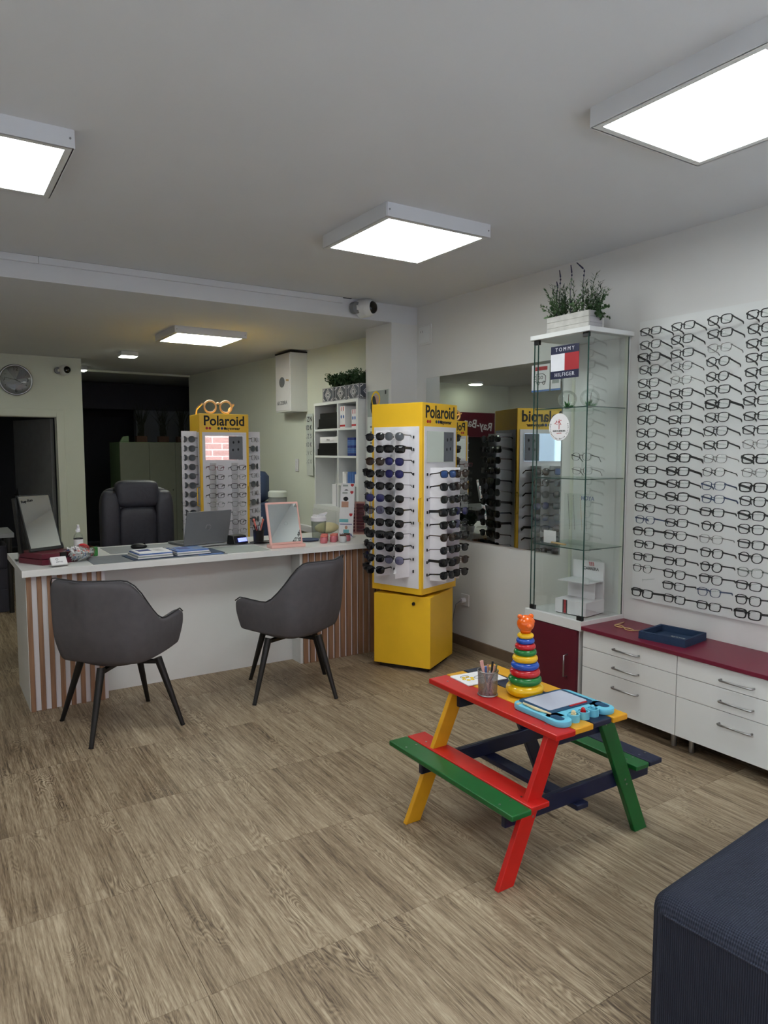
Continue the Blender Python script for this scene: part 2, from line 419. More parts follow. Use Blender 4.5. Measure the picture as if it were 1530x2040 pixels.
# brick house across the street, seen only in the small mirrors
hs = thing('brick_house', 'pink brick house front across the street seen in display mirror', 'house', (2.0, -7.5, 0))
MB().box(-9, 9, 0, .3, 0, 6).build('facade', 'street_brick', hs)
MB().box(-.9, .3, -.0, .36, 0, 2.6).build('door_surround', 'ink_grey', hs)
MB().box(-.75, .15, .36, .38, 0, 2.4).build('door', 'dark_wall', hs)
for x in (-5.5, -3, 2.2, 4.8):
    MB().box(x, x+1.2, .3, .35, 1.0, 2.5).build('window', 'ink_grey', hs)
struct('ground_street', MB().box(-12, 16, -8, -1.3, -.14, -.06), 'ink_grey')

# ------------------------------------------------------------------ ceiling panels
def panel(x0, x1, y0, y1, z, label, em='panel', h=.065):
    t = thing('ceiling_light', label, 'ceiling light', ((x0+x1)/2, (y0+y1)/2, z), group='square ceiling panels')
    a = (x1-x0)/2; b = (y1-y0)/2; fw = .028
    for s in (-1, 1):
        MB().box(-a, a, s*b-.004, s*b+.004, -h, 0).build('frame_rail', 'ceiling', t)
        MB().box(s*a-.004, s*a+.004, -b, b, -h, 0).build('frame_rail', 'ceiling', t)
    MB().box(-a, a, -b, -b+fw, -h, -h+.004).box(-a, a, b-fw, b, -h, -h+.004).box(-a, -a+fw, -b+fw, b-fw, -h, -h+.004).box(a-fw, a, -b+fw, b-fw, -h, -h+.004).build('bezel', 'white_lam', t)
    MB().box(-a+fw, a-fw, -b+fw, b-fw, -h+.002, -h+.006).build('diffuser', em, t)
    for sx in (-1, 1):
        for sy in (-1, 1): MB().cyl((sx*a*.96, sy*(b+.004), -h*.5), (sx*a*.96, sy*(b+.007), -h*.5), .004, n=8).build('screw', 'steel', t)
    return t
panel(1.86, 2.49, 2.86, 3.49, CEIL, 'square white ceiling panel above the play table, nearest the frame wall middle')
panel(1.95, 2.55, 1.12, 1.73, CEIL, 'large square ceiling panel cut off at the upper right of the photo')
panel(-.11, .505, 2.86, 3.46, CEIL, 'square ceiling panel cut off at the left edge of the photo')
panel(-.11, .505, 1.12, 1.73, CEIL, 'square ceiling panel in the near left of the room')
panel(1.75, 2.36, 5.84, 6.42, BCEIL, 'square ceiling panel in the back area above the yellow stand', 'panel_back', .055)
def spot(x, y, label, s=.085, em='spot'):
    t = thing('ceiling_spot', label, 'ceiling light', (x, y, BCEIL), group='small back ceiling spots')
    MB().box(-s, s, -s, s, -.045, 0).build('housing', 'ceiling', t, bevel=.004)
    MB().box(-s*.88, s*.88, -s*.88, s*.88, -.052, -.045).build('diffuser', em, t)
spot(1.80, 7.65, 'small square spot light glowing on the back ceiling')
spot(1.60, 9.25, 'small spot light half hidden behind the clock wall end', em='spot_dim')
rs = thing('round_ceiling_spot', 'round white spot light seen in the wall mirror', 'ceiling light', (-.03, 8.1, BCEIL))
MB().cyl((0,0,-.04), (0,0,0), .11, n=24).build('housing', 'ceiling', rs); MB().cyl((0,0,-.048), (0,0,-.04), .095, n=24).build('diffuser', 'spot', rs)

# ------------------------------------------------------------------ security cameras, clock, small wall boxes
def seccam(loc, rz, label, s=1.0):
    t = thing('security_camera', label, 'camera', loc, rz)
    MB().cyl((-.055*s, 0, -.005), (-.055*s, -.03*s, -.005), .034*s, n=20).build('wall_bracket', 'soft_grey', t, smooth='auto')
    MB().cyl((-.055*s, -.02*s, -.005), (0, -.04*s, 0), .017*s, n=12).build('arm', 'white_lam', t)
    MB().cyl((0, 0, 0), (.012*s, -.05*s, 0), .055*s, .052*s, n=28).lathe([(.052*s, 0), (.048*s, .02*s), (.036*s, .034*s)], 28, M=T(.012*s, -.05*s, 0) @ RZ(14) @ RX(90)).build('housing', 'white_lam', t, smooth='auto')
    MB(T(.02*s, -.082*s, 0)).sphere((0,0,0), .036*s, 20, 12, (1, .55, 1)).build('lens_dome', 'black_gloss', t, smooth=True)
    return t
seccam((2.865, 4.78, 2.575), 12, 'white dome security camera on the ceiling beam near the pillar', 1.3)
seccam((1.305, 8.45, 2.36), 0, 'small white security camera on wall beside the clock', 1.05)
ck = thing('wall_clock', 'round silver wall clock above the doorway', 'clock', (.835, 8.45, 2.232))
MB(RX(90)).torus((0,0,.02), .152, .011, 40, 10).cyl((0,0,0), (0,0,.02), .15, n=40).build('rim', 'steel', ck, smooth='auto')
fc = MB(RX(90)).cyl((0,0,.018), (0,0,.022), .145, n=40).build('dial', 'clock_face', ck)
for k in range(1, 13):
    a = R(90 - 30*k); big = k in (12, 3, 6, 9)
    text('numeral', str(k), .052 if big else .024, 'ink', fc, T(.112*math.cos(a), -.0225, .112*math.sin(a)) @ FACE)
for ang, ln, wd in ((90-30*4.0+2, .075, .007), (90-6*47, .11, .005)):
    a = R(ang); MB().beam((-.02*math.cos(a), -.027, -.02*math.sin(a)), (ln*math.cos(a), -.027, ln*math.sin(a)), wd, .002, (0,1,0)).build('hand', 'ink', ck)
MB(RX(90)).lathe([(.146, .030), (.1, .034), (.02, .036)], 40, cap=True).build('glass_cover', 'clear', ck, smooth=True)
eb = thing('fuse_box_cover', 'white square cover plate on wall by the pillar', 'cover plate', (WX, 4.664, 2.407))
MB().box(-.012, 0, -.088, .088, -.078, .078).build('plate', 'wall', eb, bevel=.004)
MB().box(-.016, -.012, -.07, .072, -.062, .064).build('lid', 'white_lam', eb, bevel=.002)
for y in (.045, .02): MB().box(-.018, -.016, y-.002, y+.002, .02, .035).build('slot', 'soft_grey', eb)
so = thing('wall_socket', 'white wall socket with cable beside the yellow stand', 'socket', (WX, 4.13, .36))
MB().box(-.012, 0, -.045, .045, -.045, .045).build('plate', 'white_lam', so, bevel=.004)
MB().cyl((-.05, .0, 0), (-.012, 0, 0), .019, n=16).build('plug', 'white_pl', so)
MB().tube([(-.05,0,0), (-.07,.03,-.03), (-.06,.07,-.12), (-.03,.12,-.2), (-.02,.16,-.33)], .004, 6).build('cable', 'soft_grey', so)

# wall box with key (back area)
WK = .37/4.38
def wallx(y): return WX - WK*(y-5.17)
bx = thing('wall_cabinet', 'white wall cabinet with dark round sticker high on back wall', 'cabinet', (3.10, 6.53, 1.885))
MB().box(0, .185, 0, .36, 0, .585).build('body', 'white_lam', bx, bevel=.002)
MB().box(-.004, .187, -.004, .364, .588, .60).build('lid', 'dark_gap', bx)  # dark slab standing in for the shaded gap between cabinet and ceiling
dn = MB().box(-.006, 0, .012, .348, .014, .57).build('door', 'white_pl', bx, bevel=.002)
MB(T(-.007, .19, .30) @ RY(-90)).prism([(.05*math.cos(t)*1.05, .055*math.sin(t)*1.15) for t in [i*math.pi/8 for i in range(16)]], 0, .002).build('sticker', 'ink_grey', dn)
MB().cyl((-.03, .04, .31), (-.006, .04, .31), .008, n=8).build('key', 'gold', dn)
text('lettering', '60 ZEBRA', .055, 'ink_grey', dn, T(-.0075, .19, .09) @ RZ(-90) @ FACE)

# wall mirror
mr = thing('wall_mirror', 'large frameless wall mirror behind the yellow sunglasses stand', 'mirror', (WX, 3.19, .82))
MB().box(-.006, -.001, 0, 1.45, 0, 1.245).build('backing', 'soft_grey', mr)
MB().box(-.0085, -.006, .001, 1.449, .001, 1.244).build('mirror_glass', 'mirror', mr)
for (y0, y1, z0, z1, lb, i) in ((3.30, 3.46, 1.87, 2.045, 'white delivery notice with van drawing stuck to the mirror', 0), (3.205, 3.29, 1.87, 2.03, 'pale lettered sheet on mirror edge behind the glass cabinet', 1)):
    st = thing('mirror_sheet', lb, 'notice', (WX-.0087, (y0+y1)/2, z0)); hw = (y1-y0)/2; hh = z1-z0
    MB().box(-.0008, 0, -hw, hw, 0, hh).build('sheet', 'paper', st)
    MB().box(-.0012, -.0008, -hw, hw, 0, .012).build('blue_edge', 'paper_blue', st)
    if i == 0:
        MB().box(-.0012, -.0008, -hw*.75, hw*.6, hh*.78, hh*.92).build('red_banner', 'ink_red', st)
        v = MB()
        for p in ([(-.035,0,.06),(.045,0,.06),(.045,0,.1),(.02,0,.115),(-.035,0,.115)],): v.tube([(-.0015, -a, c) for a, b, c in p], .0022, 6, True)
        for a in (-.02, .03): v.tube([(-.0015, -(a+.011*math.cos(t)), .056+.011*math.sin(t)) for t in [k*math.pi/5 for k in range(10)]], .002, 6, True)
        for k in range(3): v.tube([(-.0015, .04, .068+.016*k), (-.0015, .062, .068+.016*k)], .0018, 6)
        v.build('van_drawing', 'ink', st)
        text('lettering', 'GO', .03, 'ink', st, T(-.0015, 0, .09) @ RZ(-90) @ FACE)
    else:  # second sheet: pale, with a grey block and lettering
        MB().box(-.0012, -.0008, -hw*.7, hw*.7, hh*.28, hh*.42).build('grey_block', 'ink_grey2', st)
        text('lettering', 'SPRIN', .028, 'ink_grey', st, T(-.0015, 0, hh*.85) @ RZ(-90) @ FACE)

# ================================================================== DESK
DT = .82
dk = thing('reception_desk', 'long white reception desk with wooden slat panels', 'desk', (0, 0, 0))
MB().box(.42, 3.12, 4.36, 5.19, DT-.038, DT).build('worktop', 'desk_white', dk, bevel=.0015)
MB().box(.44, .458, 4.405, 4.985, 0, DT-.038).build('side_panel', 'white_lam', dk)
MB().box(.458, .865, 4.405, 4.423, 0, DT-.038).build('slat_backing', 'white_pl', dk)
MB().box(.850, .868, 4.423, 4.56, 0, DT-.038).build('return_panel', 'white_lam', dk)
MB().box(.868, 2.145, 4.54, 4.558, 0, DT-.038).build('front_panel', 'white_lam', dk)
MB().box(2.145, 2.163, 4.405, 4.558, 0, DT-.038).build('return_panel', 'white_lam', dk)
MB().box(2.163, 3.10, 4.405, 4.423, 0, DT-.038).build('slat_backing', 'white_pl', dk)
MB().box(3.085, 3.10, 4.423, 4.985, 0, DT-.038).build('side_panel', 'white_lam', dk)
slm = MB().box(-.0125, .0125, 0, .016, 0, DT-.042).mesh('slat', 'slat_wood', bevel=.001, seg=1)
slm2 = MB().box(-.017, .017, 0, .016, 0, DT-.042).mesh('slat', 'slat_wood', bevel=.001, seg=1)
for k in range(8):
    o = obj('slat', slm, dk); o.location = (.4555 + k*.0535, 4.389, 0)
for k in range(19):
    o = obj('slat', slm2, dk); o.location = (2.182 + k*.0495, 4.389, 0)

# ================================================================== CHAIRS
def armchair(label, cx, cy, legrot, seatrot):
    t = thing('armchair', label, 'chair', (cx, cy, 0), legrot, 'grey armchairs at the desk')
    S = RZ(seatrot - legrot)
    # shell, local front = +Y
    nu, nv = 41, 8
    def plan(s):      # s in -1..1 from left arm tip round the back to right arm tip, at arm level
        a = abs(s); sg = 1 if s > 0 else -1
        if a < .36:
            x = a/.36*.20; y = -.235 - .02*math.cos(a/.36*math.pi/2)
        elif a < .56:
            q = (a-.36)/.20*math.pi/2; x = .20 + .085*math.sin(q); y = -.235 + .085*(1-math.cos(q))
        else:
            q = (a-.56)/.44; x = .285 + .012*math.sin(q*math.pi); y = -.15 + q*.38
        return x*sg, y
    def top(s):
        a = abs(s)
        if a < .37: return .84
        if a < .72:
            q = (a-.37)/.35; q = q*q*(3-2*q); return .84 + (.60-.84)*q
        q = (a-.72)/.28; return .60 + .015*q - .03*max(0, (q-.75)/.25)**2
    def bot(s):
        a = abs(s); return .395 + .02*max(0, (a-.5)/.5)
    vs = []
    for i in range(nu):
        s = -1 + 2*i/(nu-1); x, y = plan(s); zt = top(s); zb = bot(s)
        for j in range(nv):
            q = j/(nv-1); z = zb + (zt-zb)*q
            k = (z-.40)/.43               # lean and flare with height
            inn = .80 + .20*min(1, max(0, (z-.36)/.17))**.6
            back = max(0, 1-abs(s)/.62)
            xx = x*inn; yy = y*inn - .085*back*max(0, k)**1.15
            if q > .86 and abs(s) < .5: yy += .004
            
            vs.append((xx*.88, yy*.93, z))
    fs = [(i*nv+j, (i+1)*nv+j, (i+1)*nv+j+1, i*nv+j+1) for i in range(nu-1) for j in range(nv-1)]
    sh = MB(S); sh.add(vs, fs)
    o = sh.build('shell', 'fabric', t, smooth=True)
    m = o.modifiers.new('thick', 'SOLIDIFY'); m.thickness = .045; m.offset = -1 if False else 0
    m = o.modifiers.new('sub', 'SUBSURF'); m.levels = 1; m.render_levels = 2
    # piping along the upper rim
    rim = []
    for i in range(nu):
        rim.append(Vector(vs[i*nv+nv-1]) + Vector((0, 0, .0005)))
    MB(S).tube([(p.x*1.055, p.y*1.055 if p.y < 0 else p.y, p.z+.002) for p in rim], .0035, 6).build('piping', 'piping', o, smooth=True)
    # under-pan and cushion
    MB(S).lathe([(.05,.352),(.15,.362),(.205,.385),(.222,.42),(.222,.47)], 32).build('seat_pan', 'fabric', t, smooth=True)
    MB(S).box(-.205, .205, -.19, .205, .405, .49).build('seat_cushion', 'fabric', t, smooth=True, bevel=.045, seg=4)
    MB().lathe([(.03,.33),(.06,.335),(.06,.36)], 20).build('swivel_hub', 'black', t)
    h = .243
    for sx in (-1, 1):
        for sy in (-1, 1):
            MB().beam((0, 0, .345), (sx*.165, sy*.165, .352), .03, .018).build('cross_bar', 'black', t)
            lg = MB().cyl((sx*.150, sy*.150, .372), (sx*h, sy*h, 0), .021, .0115, 16).build('leg', 'black', t, smooth='auto')
            MB().cyl((sx*(h-.0012), sy*(h-.0012), .005), (sx*(h+.0005), sy*(h+.0005), -.0), .0128, .0128, 12).build('foot_cap', 'rubber', lg)
    return t
armchair('grey upholstered armchair turned away, by the left slat panel', .84, 3.953, 7.3, -44)
armchair('grey upholstered armchair seen side-on beside the yellow stand', 1.865, 3.962, -19.6, 27)

# office chair behind desk
oc = thing('office_chair', 'black leather executive chair behind the desk', 'chair', (1.40, 5.78, 0), -4)
def cushion(name, x0, x1, y0, y1, z0, z1, e=.42, par=oc, m='leather'):
    mb = MB(); n, k = 28, 18; vs = []; fs = []
    P_ = lambda v, p: math.copysign(abs(v)**p, v)
    for i in range(k+1):
        ph = -math.pi/2 + math.pi*i/k
        for j in range(n):
            t = 2*math.pi*j/n; c = P_(math.cos(ph), e)
            vs.append(((x0+x1)/2 + (x1-x0)/2*c*P_(math.cos(t), e), (y0+y1)/2 + (y1-y0)/2*c*P_(math.sin(t), e), (z0+z1)/2 + (z1-z0)/2*P_(math.sin(ph), e)))
    for i in range(k):
        for j in range(n): fs.append((i*n+j, i*n+(j+1) % n, (i+1)*n+(j+1) % n, (i+1)*n+j))
    return mb.add(vs, fs).build(name, m, par, smooth=True)
cushion('backrest', -.275, .275, .03, .17, .50, 1.20, .34)
cushion('headrest', -.165, .165, -.035, .12, 1.04, 1.255, .40)
cushion('lumbar_cushion', -.15, .15, -.03, .10, .62, 1.05, .40)
for s in (-1, 1):
    cushion('side_bolster', s*.205-.075, s*.205+.075, -.04, .13, .54, 1.175, .50)
    MB().tube([(s*.28, .10, .60), (s*.32, .02, .72), (s*.33, -.12, .745), (s*.33, -.30, .73), (s*.30, -.34, .62), (s*.28, -.30, .50)], .026, 10).build('armrest', 'leather', oc, smooth=True)
cushion('seat', -.27, .27, -.42, .10, .41, .54, .38)
MB().cyl((0, -.15, .10), (0, -.15, .42), .03, n=16).build('gas_lift', 'black', oc)
for k in range(5):
    a = R(72*k+10); c, s = math.cos(a), math.sin(a)
    MB().beam((0, -.15, .10), (.29*c, -.15+.29*s, .075), .045, .03).build('base_arm', 'black', oc)
    MB().cyl((.29*c-.02*s, -.15+.29*s+.02*c, .03), (.29*c+.02*s, -.15+.29*s-.02*c, .03), .03, n=14).build('castor', 'rubber', oc)

# ================================================================== PICNIC TABLE
pt = thing('play_picnic_table', 'multicoloured wooden picnic table for children with attached benches', 'table', (0, 0, 0))
def board(name, x0, x1, y0, y1, z0, z1, m): return MB().box(x0, x1, y0, y1, z0, z1).build(name, m, pt, bevel=.004)
PT = .52
board('table_board', 1.757, 1.852, 1.645, 2.375, PT-.022, PT, 'red')
board('table_board', 1.856, 1.948, 1.650, 2.380, PT-.022, PT, 'yel')
board('table_board', 1.953, 2.050, 1.655, 2.385, PT-.022, PT, 'navy')
board('table_board', 2.054, 2.132, 1.650, 2.385, PT-.022, PT, 'yel')
BZ = .283
board('bench_board', 1.568, 1.658, 1.655, 2.395, BZ-.02, BZ, 'green')
board('bench_board', 1.662, 1.752, 1.665, 2.395, BZ-.02, BZ, 'red')
board('bench_board', 2.226, 2.300, 1.675, 2.395, BZ-.02, BZ, 'green')
board('bench_board', 2.304, 2.380, 1.675, 2.395, BZ-.02, BZ, 'navy')
def leg(x0, x1, xt0, xt1, y0, y1, m):
    zt = PT-.0225
    v = [(x0,y0,0),(x1,y0,0),(x1,y1,0),(x0,y1,0),(xt0,y0,zt),(xt1,y0,zt),(xt1,y1,zt),(xt0,y1,zt)]
    o = MB().add(v, [(0,3,2,1),(4,5,6,7),(0,1,5,4),(1,2,6,5),(2,3,7,6),(3,0,4,7)]).build('leg', m, pt, bevel=.003)
    return o
leg(1.552, 1.623, 1.775, 1.846, 1.700, 1.722, 'red'); leg(2.262, 2.333, 2.039, 2.110, 1.700, 1.722, 'green')
leg(1.540, 1.611, 1.770, 1.841, 2.228, 2.250, 'yel'); leg(2.275, 2.346, 2.045, 2.116, 2.228, 2.250, 'navy')
for y0, y1 in ((1.722, 1.744), (2.206, 2.228)):
    board('bench_support', 1.60, 2.36, y0, y1, BZ-.020-.062, BZ-.0205, 'navy')
    board('top_support', 1.79, 2.11, y0, y1, PT-.022-.062, PT-.0225, 'navy')
board('stretcher', 1.93, 1.99, 1.70, 2.26, BZ-.020-.062-.022, BZ-.0825, 'navy')
scr = MB().cyl((0,0,0), (0,0,.0012), .0042, n=10).mesh('screw', 'steel')
for xs, z in (((1.59,1.64,1.69,1.73,2.25,2.285,2.325,2.36), BZ), ((1.80,), PT)):
    for x in xs:
        for y in (1.74, 2.30): o = obj('screw', scr, pt); o.location = (x, y, z)
for x, z in ((1.700, .245), (1.708, .225), (2.192, .232), (2.201, .212), (2.075, .475), (1.815, .475)):
    o = obj('screw', scr, pt, T(x, 1.70, z) @ RX(90))
for x, z in ((1.905, .448), (1.905, .43)): obj('screw', scr, pt, T(x, 2.206, z) @ RX(90))

# things on the play table
tw = thing('stacking_ring_tower', 'colourful plastic ring stacking tower with orange bear head', 'toy', (1.962, 2.012, PT))
MB().cyl((0,0,.0), (0,0,.255), .010, n=12).build('peg', 'toy_yellow', tw)
for nm, R_, zc, hh in (('toy_yellow',.0745,.024,.024),('toy_green',.0665,.0615,.018),('toy_red',.0605,.0915,.017),('toy_blue',.0555,.1195,.016),('toy_yellow',.0505,.147,.0155),('toy_green',.0455,.172,.0135),('toy_red',.041,.195,.0125),('toy_blue',.0365,.217,.0115),('toy_yellow',.0325,.2375,.0105)):
    r = hh*1.1; o = MB().torus((0,0,zc), R_-r, r, 36, 14, hh/r).build('ring', nm, tw, smooth=True)
hd = MB().sphere((0,0,.285), .034, 24, 16, (1,1,1.0)).lathe([(.018,.246),(.022,.256),(.024,.262)], 20).build('bear_head', 'toy_orange', tw, smooth=True)
MB().sphere((-.024,.008,.314), .010, 10, 8).build('ear', 'toy_orange', hd, smooth=True); MB().sphere((.022,-.006,.312), .011, 10, 8).build('ear', 'toy_orange', hd, smooth=True)
MB().torus((0,0,0), .008, .004, 14, 8, M=T(.028,-.012,.297) @ RZ(-30) @ RY(60)).build('ear_hollow', 'toy_orange', hd, smooth=True)
MB().sphere((-.01,-.031,.28), .012, 12, 8, (1.1,.7,.8)).build('muzzle', 'toy_orange', hd, smooth=True)

pc = thing('pencil_cup', 'silver wire mesh pencil cup on the red table board', 'pencil cup', (1.833, 2.085, PT))
mesh_m = bpy.data.materials.new('wire_mesh'); mesh_m.use_nodes = True
def wire_mesh(m):
    nt = m.node_tree; N = nt.nodes; L = nt.links; b = N['Principled BSDF']; out = N['Material Output']
    b.inputs['Base Color'].default_value = lin('#9a9a9c'); b.inputs['Metallic'].default_value = .8; b.inputs['Roughness'].default_value = .4
    tc = N.new('ShaderNodeTexCoord'); ck_ = N.new('ShaderNodeTexVoronoi'); ck_.feature = 'DISTANCE_TO_EDGE'; ck_.inputs['Scale'].default_value = 420
    L.new(tc.outputs['Object'], ck_.inputs[0])
    g = N.new('ShaderNodeMath'); g.operation = 'LESS_THAN'; g.inputs[1].default_value = .16; L.new(ck_.outputs['Distance'], g.inputs[0])
    t = N.new('ShaderNodeBsdfTransparent'); mx = N.new('ShaderNodeMixShader'); L.new(g.outputs[0], mx.inputs[0]); L.new(t.outputs[0], mx.inputs[1]); L.new(b.outputs[0], mx.inputs[2]); L.new(mx.outputs[0], out.inputs[0])
wire_mesh(mesh_m); MATS['wire_mesh'] = mesh_m
MB().lathe([(.037,.002),(.0405,.098)], 32, cap=False).build('mesh_wall', 'wire_mesh', pc, smooth=True)
MB().torus((0,0,.099), .041, .0022, 32, 8).build('rim', 'steel', pc, smooth=True); MB().torus((0,0,.003), .038, .0028, 32, 8).cyl((0,0,.0005),(0,0,.002),.037,n=32).build('base', 'steel', pc, smooth='auto')
PEN = [((.015,.01),(-.028,-.02),.125,'paper_blue'),((-.02,.0),(.018,.02),.115,'skin_print'),((.02,-.01),(-.01,.02),.135,'pink'),((-.01,-.02),(.022,.0),.13,'ink'),((0,.02),(.026,-.015),.12,'leaf_lt'),((-.015,.015),(.015,-.02),.122,'skin_print'),((.0,-.018),(-.018,.018),.135,'pink')]
for i, (a, b, h, m) in enumerate(PEN):
    nm = ['thick blue felt pen leaning in the mesh cup', 'beige crayon low in the mesh pencil cup', 'pale pink marker standing upright in the mesh cup', 'black felt marker standing in the mesh cup', 'green felt pen in the mesh pencil cup', 'tan crayon crossing the front of the mesh cup', 'rose marker with white cap at left of mesh cup'][i]
    p = tag(MB().cyl((a[0],a[1],.003), (b[0],b[1],h-.02), .0042, n=10).cyl((b[0],b[1],h-.02), (b[0]*1.12,b[1]*1.12,h), .0046, n=10).build('marker_pen', m, smooth='auto'), nm, 'pen', 'pens in the mesh cup')
    p.location = (1.833, 2.085, PT)

pp = thing('drawing_paper', 'stack of white colouring sheets beside the mesh cup', 'paper', (1.935, 2.262, PT), -3)
for k in range(4): MB(T(0,0,.0012*k) @ RZ(random.uniform(-3,3))).box(-.098, .098, -.068, .068, 0, .001).build('sheet', 'paper', pp)
pr = MB(T(-.02, .005, .0052)); 
for k in range(6): pr.cyl((-.03+.02*math.cos(k*1.05), .02*math.sin(k*1.05), 0), (-.03+.02*math.cos(k*1.05), .02*math.sin(k*1.05), .0004), .009, n=10)
pr.build('yellow_flower_print', 'toy_yellow', pp)
o = MB(T(-.05, .03, .0052)).tube([(.02*math.cos(t), .014*math.sin(t), 0) for t in [k*math.pi/6 for k in range(12)]], .0009, 5, True).tube([(.06+.03*math.cos(t), -.03+.016*math.sin(t), 0) for t in [k*math.pi/6 for k in range(12)]], .0009, 5, True).build('line_drawing', 'ink', pp)

# magnetic drawing board
db = thing('magnetic_drawing_board', 'light blue magnetic drawing board toy on the near table end', 'toy', (1.957, 1.806, PT), 0)
def rr(w, h, r, n=5, cx=0, cy=0):
    o = []
    for sx, sy, a0 in ((1,1,0),(-1,1,90),(-1,-1,180),(1,-1,270)):
        for k in range(n+1):
            a = R(a0+90*k/n); o.append((cx+sx*(w/2-r)+r*math.cos(a), cy+sy*(h/2-r)+r*math.sin(a)))
    return o
# local x = world x; board's long side along x (0.29), handle lobes towards -y
bm_ = MB()
bm_.prism(rr(.292, .215, .035, 6, 0, .018), 0, .022)
for sx in (-1, 1): bm_.prism(rr(.075, .10, .035, 6, sx*.112, -.083), 0, .022)
body = bm_.build('body', 'aqua', db, bevel=.005, smooth='auto')
MB().prism(rr(.235, .170, .02, 5, 0, .035), .0225, .026).build('screen_bezel', 'teal_dark', db, bevel=.001)
MB().prism(rr(.198, .135, .008, 3, 0, .037), .0262, .0275).build('drawing_screen', 'screen', db)
MB().box(-.005, .085, -.043, -.036, .0262, .029).build('eraser_slide', 'ink_red', db)
for cx in (-.05, 0, .05):
    MB().lathe([(.023,.0),(.023,.027),(.018,.027),(.018,.012),(.001,.012)], 20, (cx, -.098, 0), cap=False).build('stamp_well', 'aqua', db, smooth='auto')
for cx, m in ((-.05,'cream'), (0,'toy_red'), (.05,'aqua')):
    MB().cyl((cx,-.098,.012), (cx,-.098,.028), .010, n=14).sphere((cx,-.098,.032), .008, 12, 8).build('stamp', m, db, smooth='auto')
for sx in (-1, 1): MB().prism(rr(.035, .055, .016, 5, sx*.118, -.085), .0222, .0226).build('handle_hole', 'teal_dark', db)
MB().tube([(-.128,.075,.028), (-.130,.0,.028), (-.118,-.055,.026)], [.004,.006,.003], 8).build('stylus', 'cream', db, smooth=True)
MB().box(-.146, -.125, .085, .092, .022, .026).build('stylus_clip', 'cream', db)

# ================================================================== SOFA END (lower right)
sf = thing('ribbed_pouf', 'dark blue-grey ribbed fabric sofa end in the lower right corner', 'sofa', (1.420, 1.028, 0), 5)
MB().box(0, 1.17, -.97, 0, .04, .425).build('body', 'sofa_rib', sf, bevel=.045, seg=6, smooth='auto')
MB().tube([(.001, -.045, .385), (.001, -.93, .385)], .004, 6).build('seam_piping', 'sofa_rib', sf)
for x, y in ((.1,-.1), (1.05,-.1), (.1,-.85), (1.05,-.85)): MB().cyl((x,y,0), (x,y,.05), .02, n=10).build('foot', 'black', sf)

# ================================================================== EYEWEAR
ORD = ['first','second','third','fourth','fifth','sixth','seventh','eighth','ninth','tenth','eleventh','twelfth','thirteenth','fourteenth','fifteenth','sixteenth','seventeenth','eighteenth','nineteenth','twentieth','twenty-first','last']
def lens_outline(w, h, p, taper=0.0, drop=0.0, n=20):
    o = []
    for k in range(n):
        t = 2*math.pi*k/n; c, s = math.cos(t), math.sin(t)
        x = w/2*math.copysign(abs(c)**(2/p), c); z = h/2*math.copysign(abs(s)**(2/p), s)
        x *= 1 + taper*(z/(h/2)); z += drop*x/(w/2)
        o.append((x, z))
    return o
def make_glasses(w, h, p, th, m_frame, m_lens, taper=.06, bar=False, temple=.0035, brow=False, m_temple=None):
    """local: front faces -Y, temples run to +Y, nose at origin. returns list of (name, mesh)"""
    out = []; cx = w/2 + .009; fr = MB(); d = .0022
    for sx in (-1, 1):
        ol = [(x, z) for x, z in lens_outline(w, h, p, taper)]; n = len(ol); vs = []
        for k, (x, z) in enumerate(ol):
            r = math.hypot(x/(w/2), z/(h/2)) or 1; tz = th*(1.9 if brow and z > h*.22 else 1)
            q = math.hypot(x, z); ox, oz = x*(1+th/q), z*(1+tz/q)
            for (a, b) in ((x, z), (ox, oz)):
                for yy in (-d, d): vs.append((sx*cx + sx*a, yy + .004*((abs(a+cx)/.065)**2), b))
        fs = []
        for k in range(n):
            a = 4*k; b = 4*((k+1) % n)
            fs += [(a, b, b+2, a+2), (a+1, a+3, b+3, b+1), (a+2, b+2, b+3, a+3), (a, a+1, b+1, b)]
        fr.add(vs, fs)
        lv = []
        for q, bul in ((1.0, 0.0), (.62, .0026), (.25, .0040)):
            lv += [(sx*cx + sx*x*q, .004*((abs(x*q+cx)/.065)**2) - bul, z*q) for x, z in ol]
        lf_ = [(r*n+i, r*n+(i+1) % n, (r+1)*n+(i+1) % n, (r+1)*n+i) for r in range(2) for i in range(n)] + [tuple(range(2*n, 3*n))]
        lm = MB().add(lv, lf_)
        out.append(('lens', lm.mesh('lens', m_lens, smooth=True)))
        xo = sx*(cx + w/2*(1+taper*.6) + th*.6); zt = h*.24
        tm = MB().beam((xo, .003, zt), (xo+sx*.002, .10, zt-.004), .0022, temple*2, (0,0,1)).beam((xo+sx*.002, .098, zt-.004), (xo-sx*.002, .138, zt-.026), .0024, temple*2.2, (0,0,1))
        tm.box(xo-.003, xo+.003, -.002, .006, zt-temple*1.3, zt+temple*1.3)
        out.append(('temple', tm.mesh('temple', m_temple or m_frame)))
    zb = h*.16
    fr.tube([(-.012, 0, zb-.002), (-.005, -.001, zb+.002), (.005, -.001, zb+.002), (.012, 0, zb-.002)], max(.0016, th*.8), 6)
    if bar: fr.tube([(-.016, 0, h*.42), (0, -.001, h*.45), (.016, 0, h*.42)], max(.0012, th*.6), 6)
    for sx in (-1, 1): fr.tube([(sx*.009, .001, zb-.006), (sx*.008, .006, zb-.010)], .0016, 5)
    out.append(('frame', fr.mesh('frame', m_frame)))
    return out
